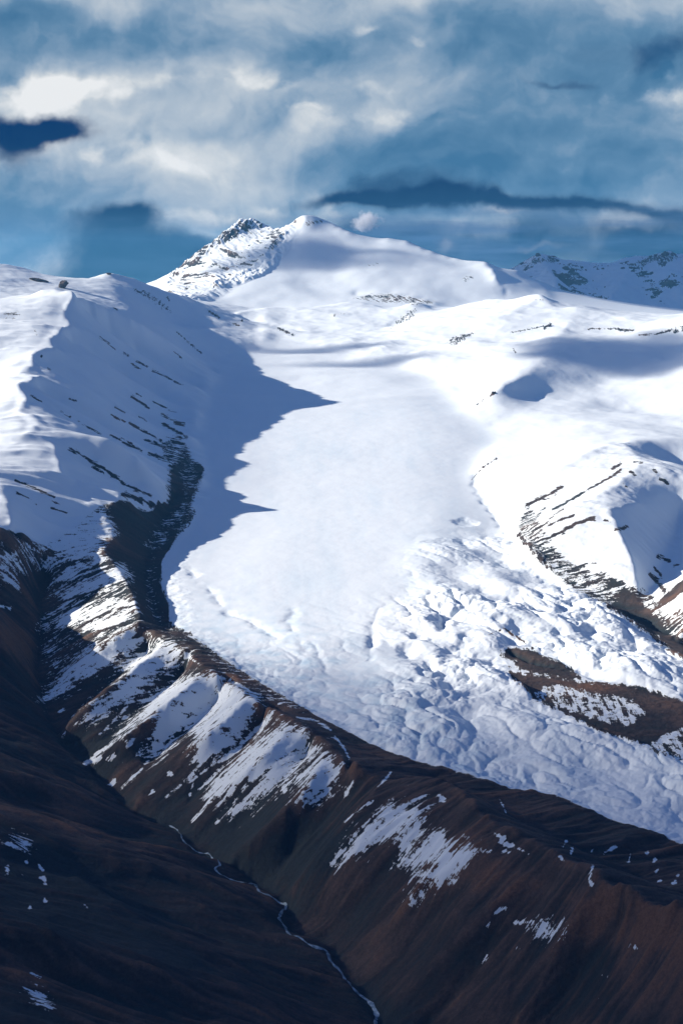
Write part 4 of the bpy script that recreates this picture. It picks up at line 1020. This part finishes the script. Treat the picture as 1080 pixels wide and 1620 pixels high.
# ------------------------------------------------------------------ clouds (bodies of cloud with real thickness)
def cloud_body(name, centre, size, density, seed, label, noise_scale=None, color=(.93, .95, 1.0), aniso=.3, lump=.28, group=None, ramp_=(.44, .62), rot=0.0):
    bm = bmesh.new(); bmesh.ops.create_icosphere(bm, subdivisions=5, radius=1.0)
    cs = np.array([v.co[:] for v in bm.verts])
    f = fbm(cs[:, 0] * 1.7 + seed + cs[:, 2] * .6, cs[:, 1] * 1.7 + cs[:, 2] * .9, 4)
    for v, q in zip(bm.verts, f):
        k = 1 + lump * q * 1.6
        zz = v.co.z * (1.0 if v.co.z > 0 else .6)
        if not noise_scale: zz *= max(1 - v.co.x ** 2 - v.co.y ** 2, 0) ** .7
        v.co = Vector((v.co.x * size[0] * k, v.co.y * size[1] * k, zz * size[2] * k))
    me = bpy.data.meshes.new(name); bm.to_mesh(me); bm.free()
    m, t = nodes_of(name + "_vapour")
    N, L = t.nodes, t.links
    N.remove(N['Principled BSDF'])
    pv = N.new('ShaderNodeVolumePrincipled'); pv.inputs['Color'].default_value = (*color, 1); pv.inputs['Anisotropy'].default_value = aniso
    pv.inputs['Density'].default_value = density
    if noise_scale:
        tc = N.new('ShaderNodeTexCoord')
        def mth(op, a, b=None):
            x = N.new('ShaderNodeMath'); x.operation = op
            for i, s in enumerate((a, b)):
                if s is None: continue
                if isinstance(s, (int, float)): x.inputs[i].default_value = s
                else: L.new(s, x.inputs[i])
            return x.outputs[0]
        nn = N.new('ShaderNodeTexNoise'); nn.inputs['Scale'].default_value = noise_scale; nn.inputs['Detail'].default_value = 5; nn.inputs['Roughness'].default_value = .58
        L.new(tc.outputs['Object'], nn.inputs['Vector'])
        sc = N.new('ShaderNodeVectorMath'); sc.operation = 'MULTIPLY'; sc.inputs[1].default_value = (1 / size[0], 1 / size[1], 1 / size[2]); L.new(tc.outputs['Object'], sc.inputs[0])
        ln = N.new('ShaderNodeVectorMath'); ln.operation = 'LENGTH'; L.new(sc.outputs[0], ln.inputs[0])
        fall = mth('SUBTRACT', 1.0, ln.outputs['Value'])
        v = mth('ADD', nn.outputs['Fac'], mth('MULTIPLY', mth('SUBTRACT', fall, .45), .55))
        mr = N.new('ShaderNodeMapRange'); mr.interpolation_type = 'SMOOTHSTEP'; L.new(v, mr.inputs[0])
        mr.inputs[1].default_value = ramp_[0]; mr.inputs[2].default_value = ramp_[1]; mr.inputs[4].default_value = density
        L.new(mr.outputs[0], pv.inputs['Density'])
    L.new(pv.outputs[0], N['Material Output'].inputs['Volume'])
    me.materials.append(m)
    o = bpy.data.objects.new(name, me); COL.objects.link(o); o.location = centre; o.rotation_euler.z = rot
    o['label'] = label; o['category'] = 'cloud'; o['kind'] = 'stuff'
    if group: o['group'] = group
    return o

def shade_from(x, y, zg, h):
    """where a cloud h km above the ground point must float to shade it (km -> m)"""
    k = h / math.tan(SUN_EL)
    return ((x + k * math.sin(SUN_AZ)) * 1000, (y + k * math.cos(SUN_AZ)) * 1000, (zg + h) * 1000 + BASE)
CG = 'cloud bank drifting over the valley'
cloud_body("cloud", shade_from(.3, 2.5, -1.5, 3.6), (5400, 3700, 520), .0015, 2.0, 'broad flat cloud beyond the left edge shading the foreground hills', lump=.2, group=CG, rot=R(-26))
cloud_body("cloud", shade_from(4.7, 20.4, -.3, 4.6), (4300, 5300, 520), .004, 6.0, 'cloud above the far side of the basin shading the distant range', lump=.2, group=CG)
cloud_body("cloud", shade_from(1.75, 11.5, -.5, 4.4), (900, 520, 200), .0045, 11.0, 'small cloud shading a hollow in the right hand snow slopes', lump=.4, group=CG)
cloud_body("cloud", shade_from(-.25, 12.55, -.5, 4.0), (760, 150, 70), .006, 41.0, 'thin streak of cloud shading the upper glacier basin', lump=.5, group=CG)
cloud_body("cloud", shade_from(.05, 12.05, -.55, 4.1), (620, 120, 70), .006, 47.0, 'lower thin streak of cloud shading the glacier below its rim', lump=.5, group=CG)
cloud_body("cloud", shade_from(.1, 16.3, -.1, 4.6), (1300, 230, 140), .004, 15.0, 'thin cloud strip shading the foot of the tall peak', lump=.5, group=CG)
# ------------------------------------------------------------------ thin air, and the clouds round the summit
HAZE_TOP = BASE + 640
def sky_point(px, py, Yk):
    u, t = ray(px, py); return (u * Yk * 1000, Yk * 1000, t * Yk * 1000 + BASE)
bx0, bx1, by0, by1, bz0 = -21500, 21500, -3000, 34500, float(co[:, 2].min()) - 1.0
hv = [(x, y, q) for q in (bz0, HAZE_TOP) for x, y in ((bx0, by0), (bx1, by0), (bx1, by1), (bx0, by1))]
HZ, ht = nodes_of("thin_air")
ht.nodes.remove(ht.nodes['Principled BSDF'])
pv = ht.nodes.new('ShaderNodeVolumePrincipled'); pv.inputs['Color'].default_value = (.19, .58, 1.0, 1); pv.inputs['Density'].default_value = 0.95e-5
ht.links.new(pv.outputs[0], ht.nodes['Material Output'].inputs['Volume'])
mesh_object("haze", hv, [(3, 2, 1, 0), (4, 5, 6, 7), (0, 1, 5, 4), (1, 2, 6, 5), (2, 3, 7, 6), (3, 0, 4, 7)], HZ, smooth=False, kind='stuff', label='thin blue haze filling the air over the whole valley', category='haze')
cloud_body("cloud", sky_point(578, 350, 36), (420, 300, 330), .006, 33.0, 'small ragged cloud puff just right of the tall peak summit', noise_scale=1 / 260, lump=.4)
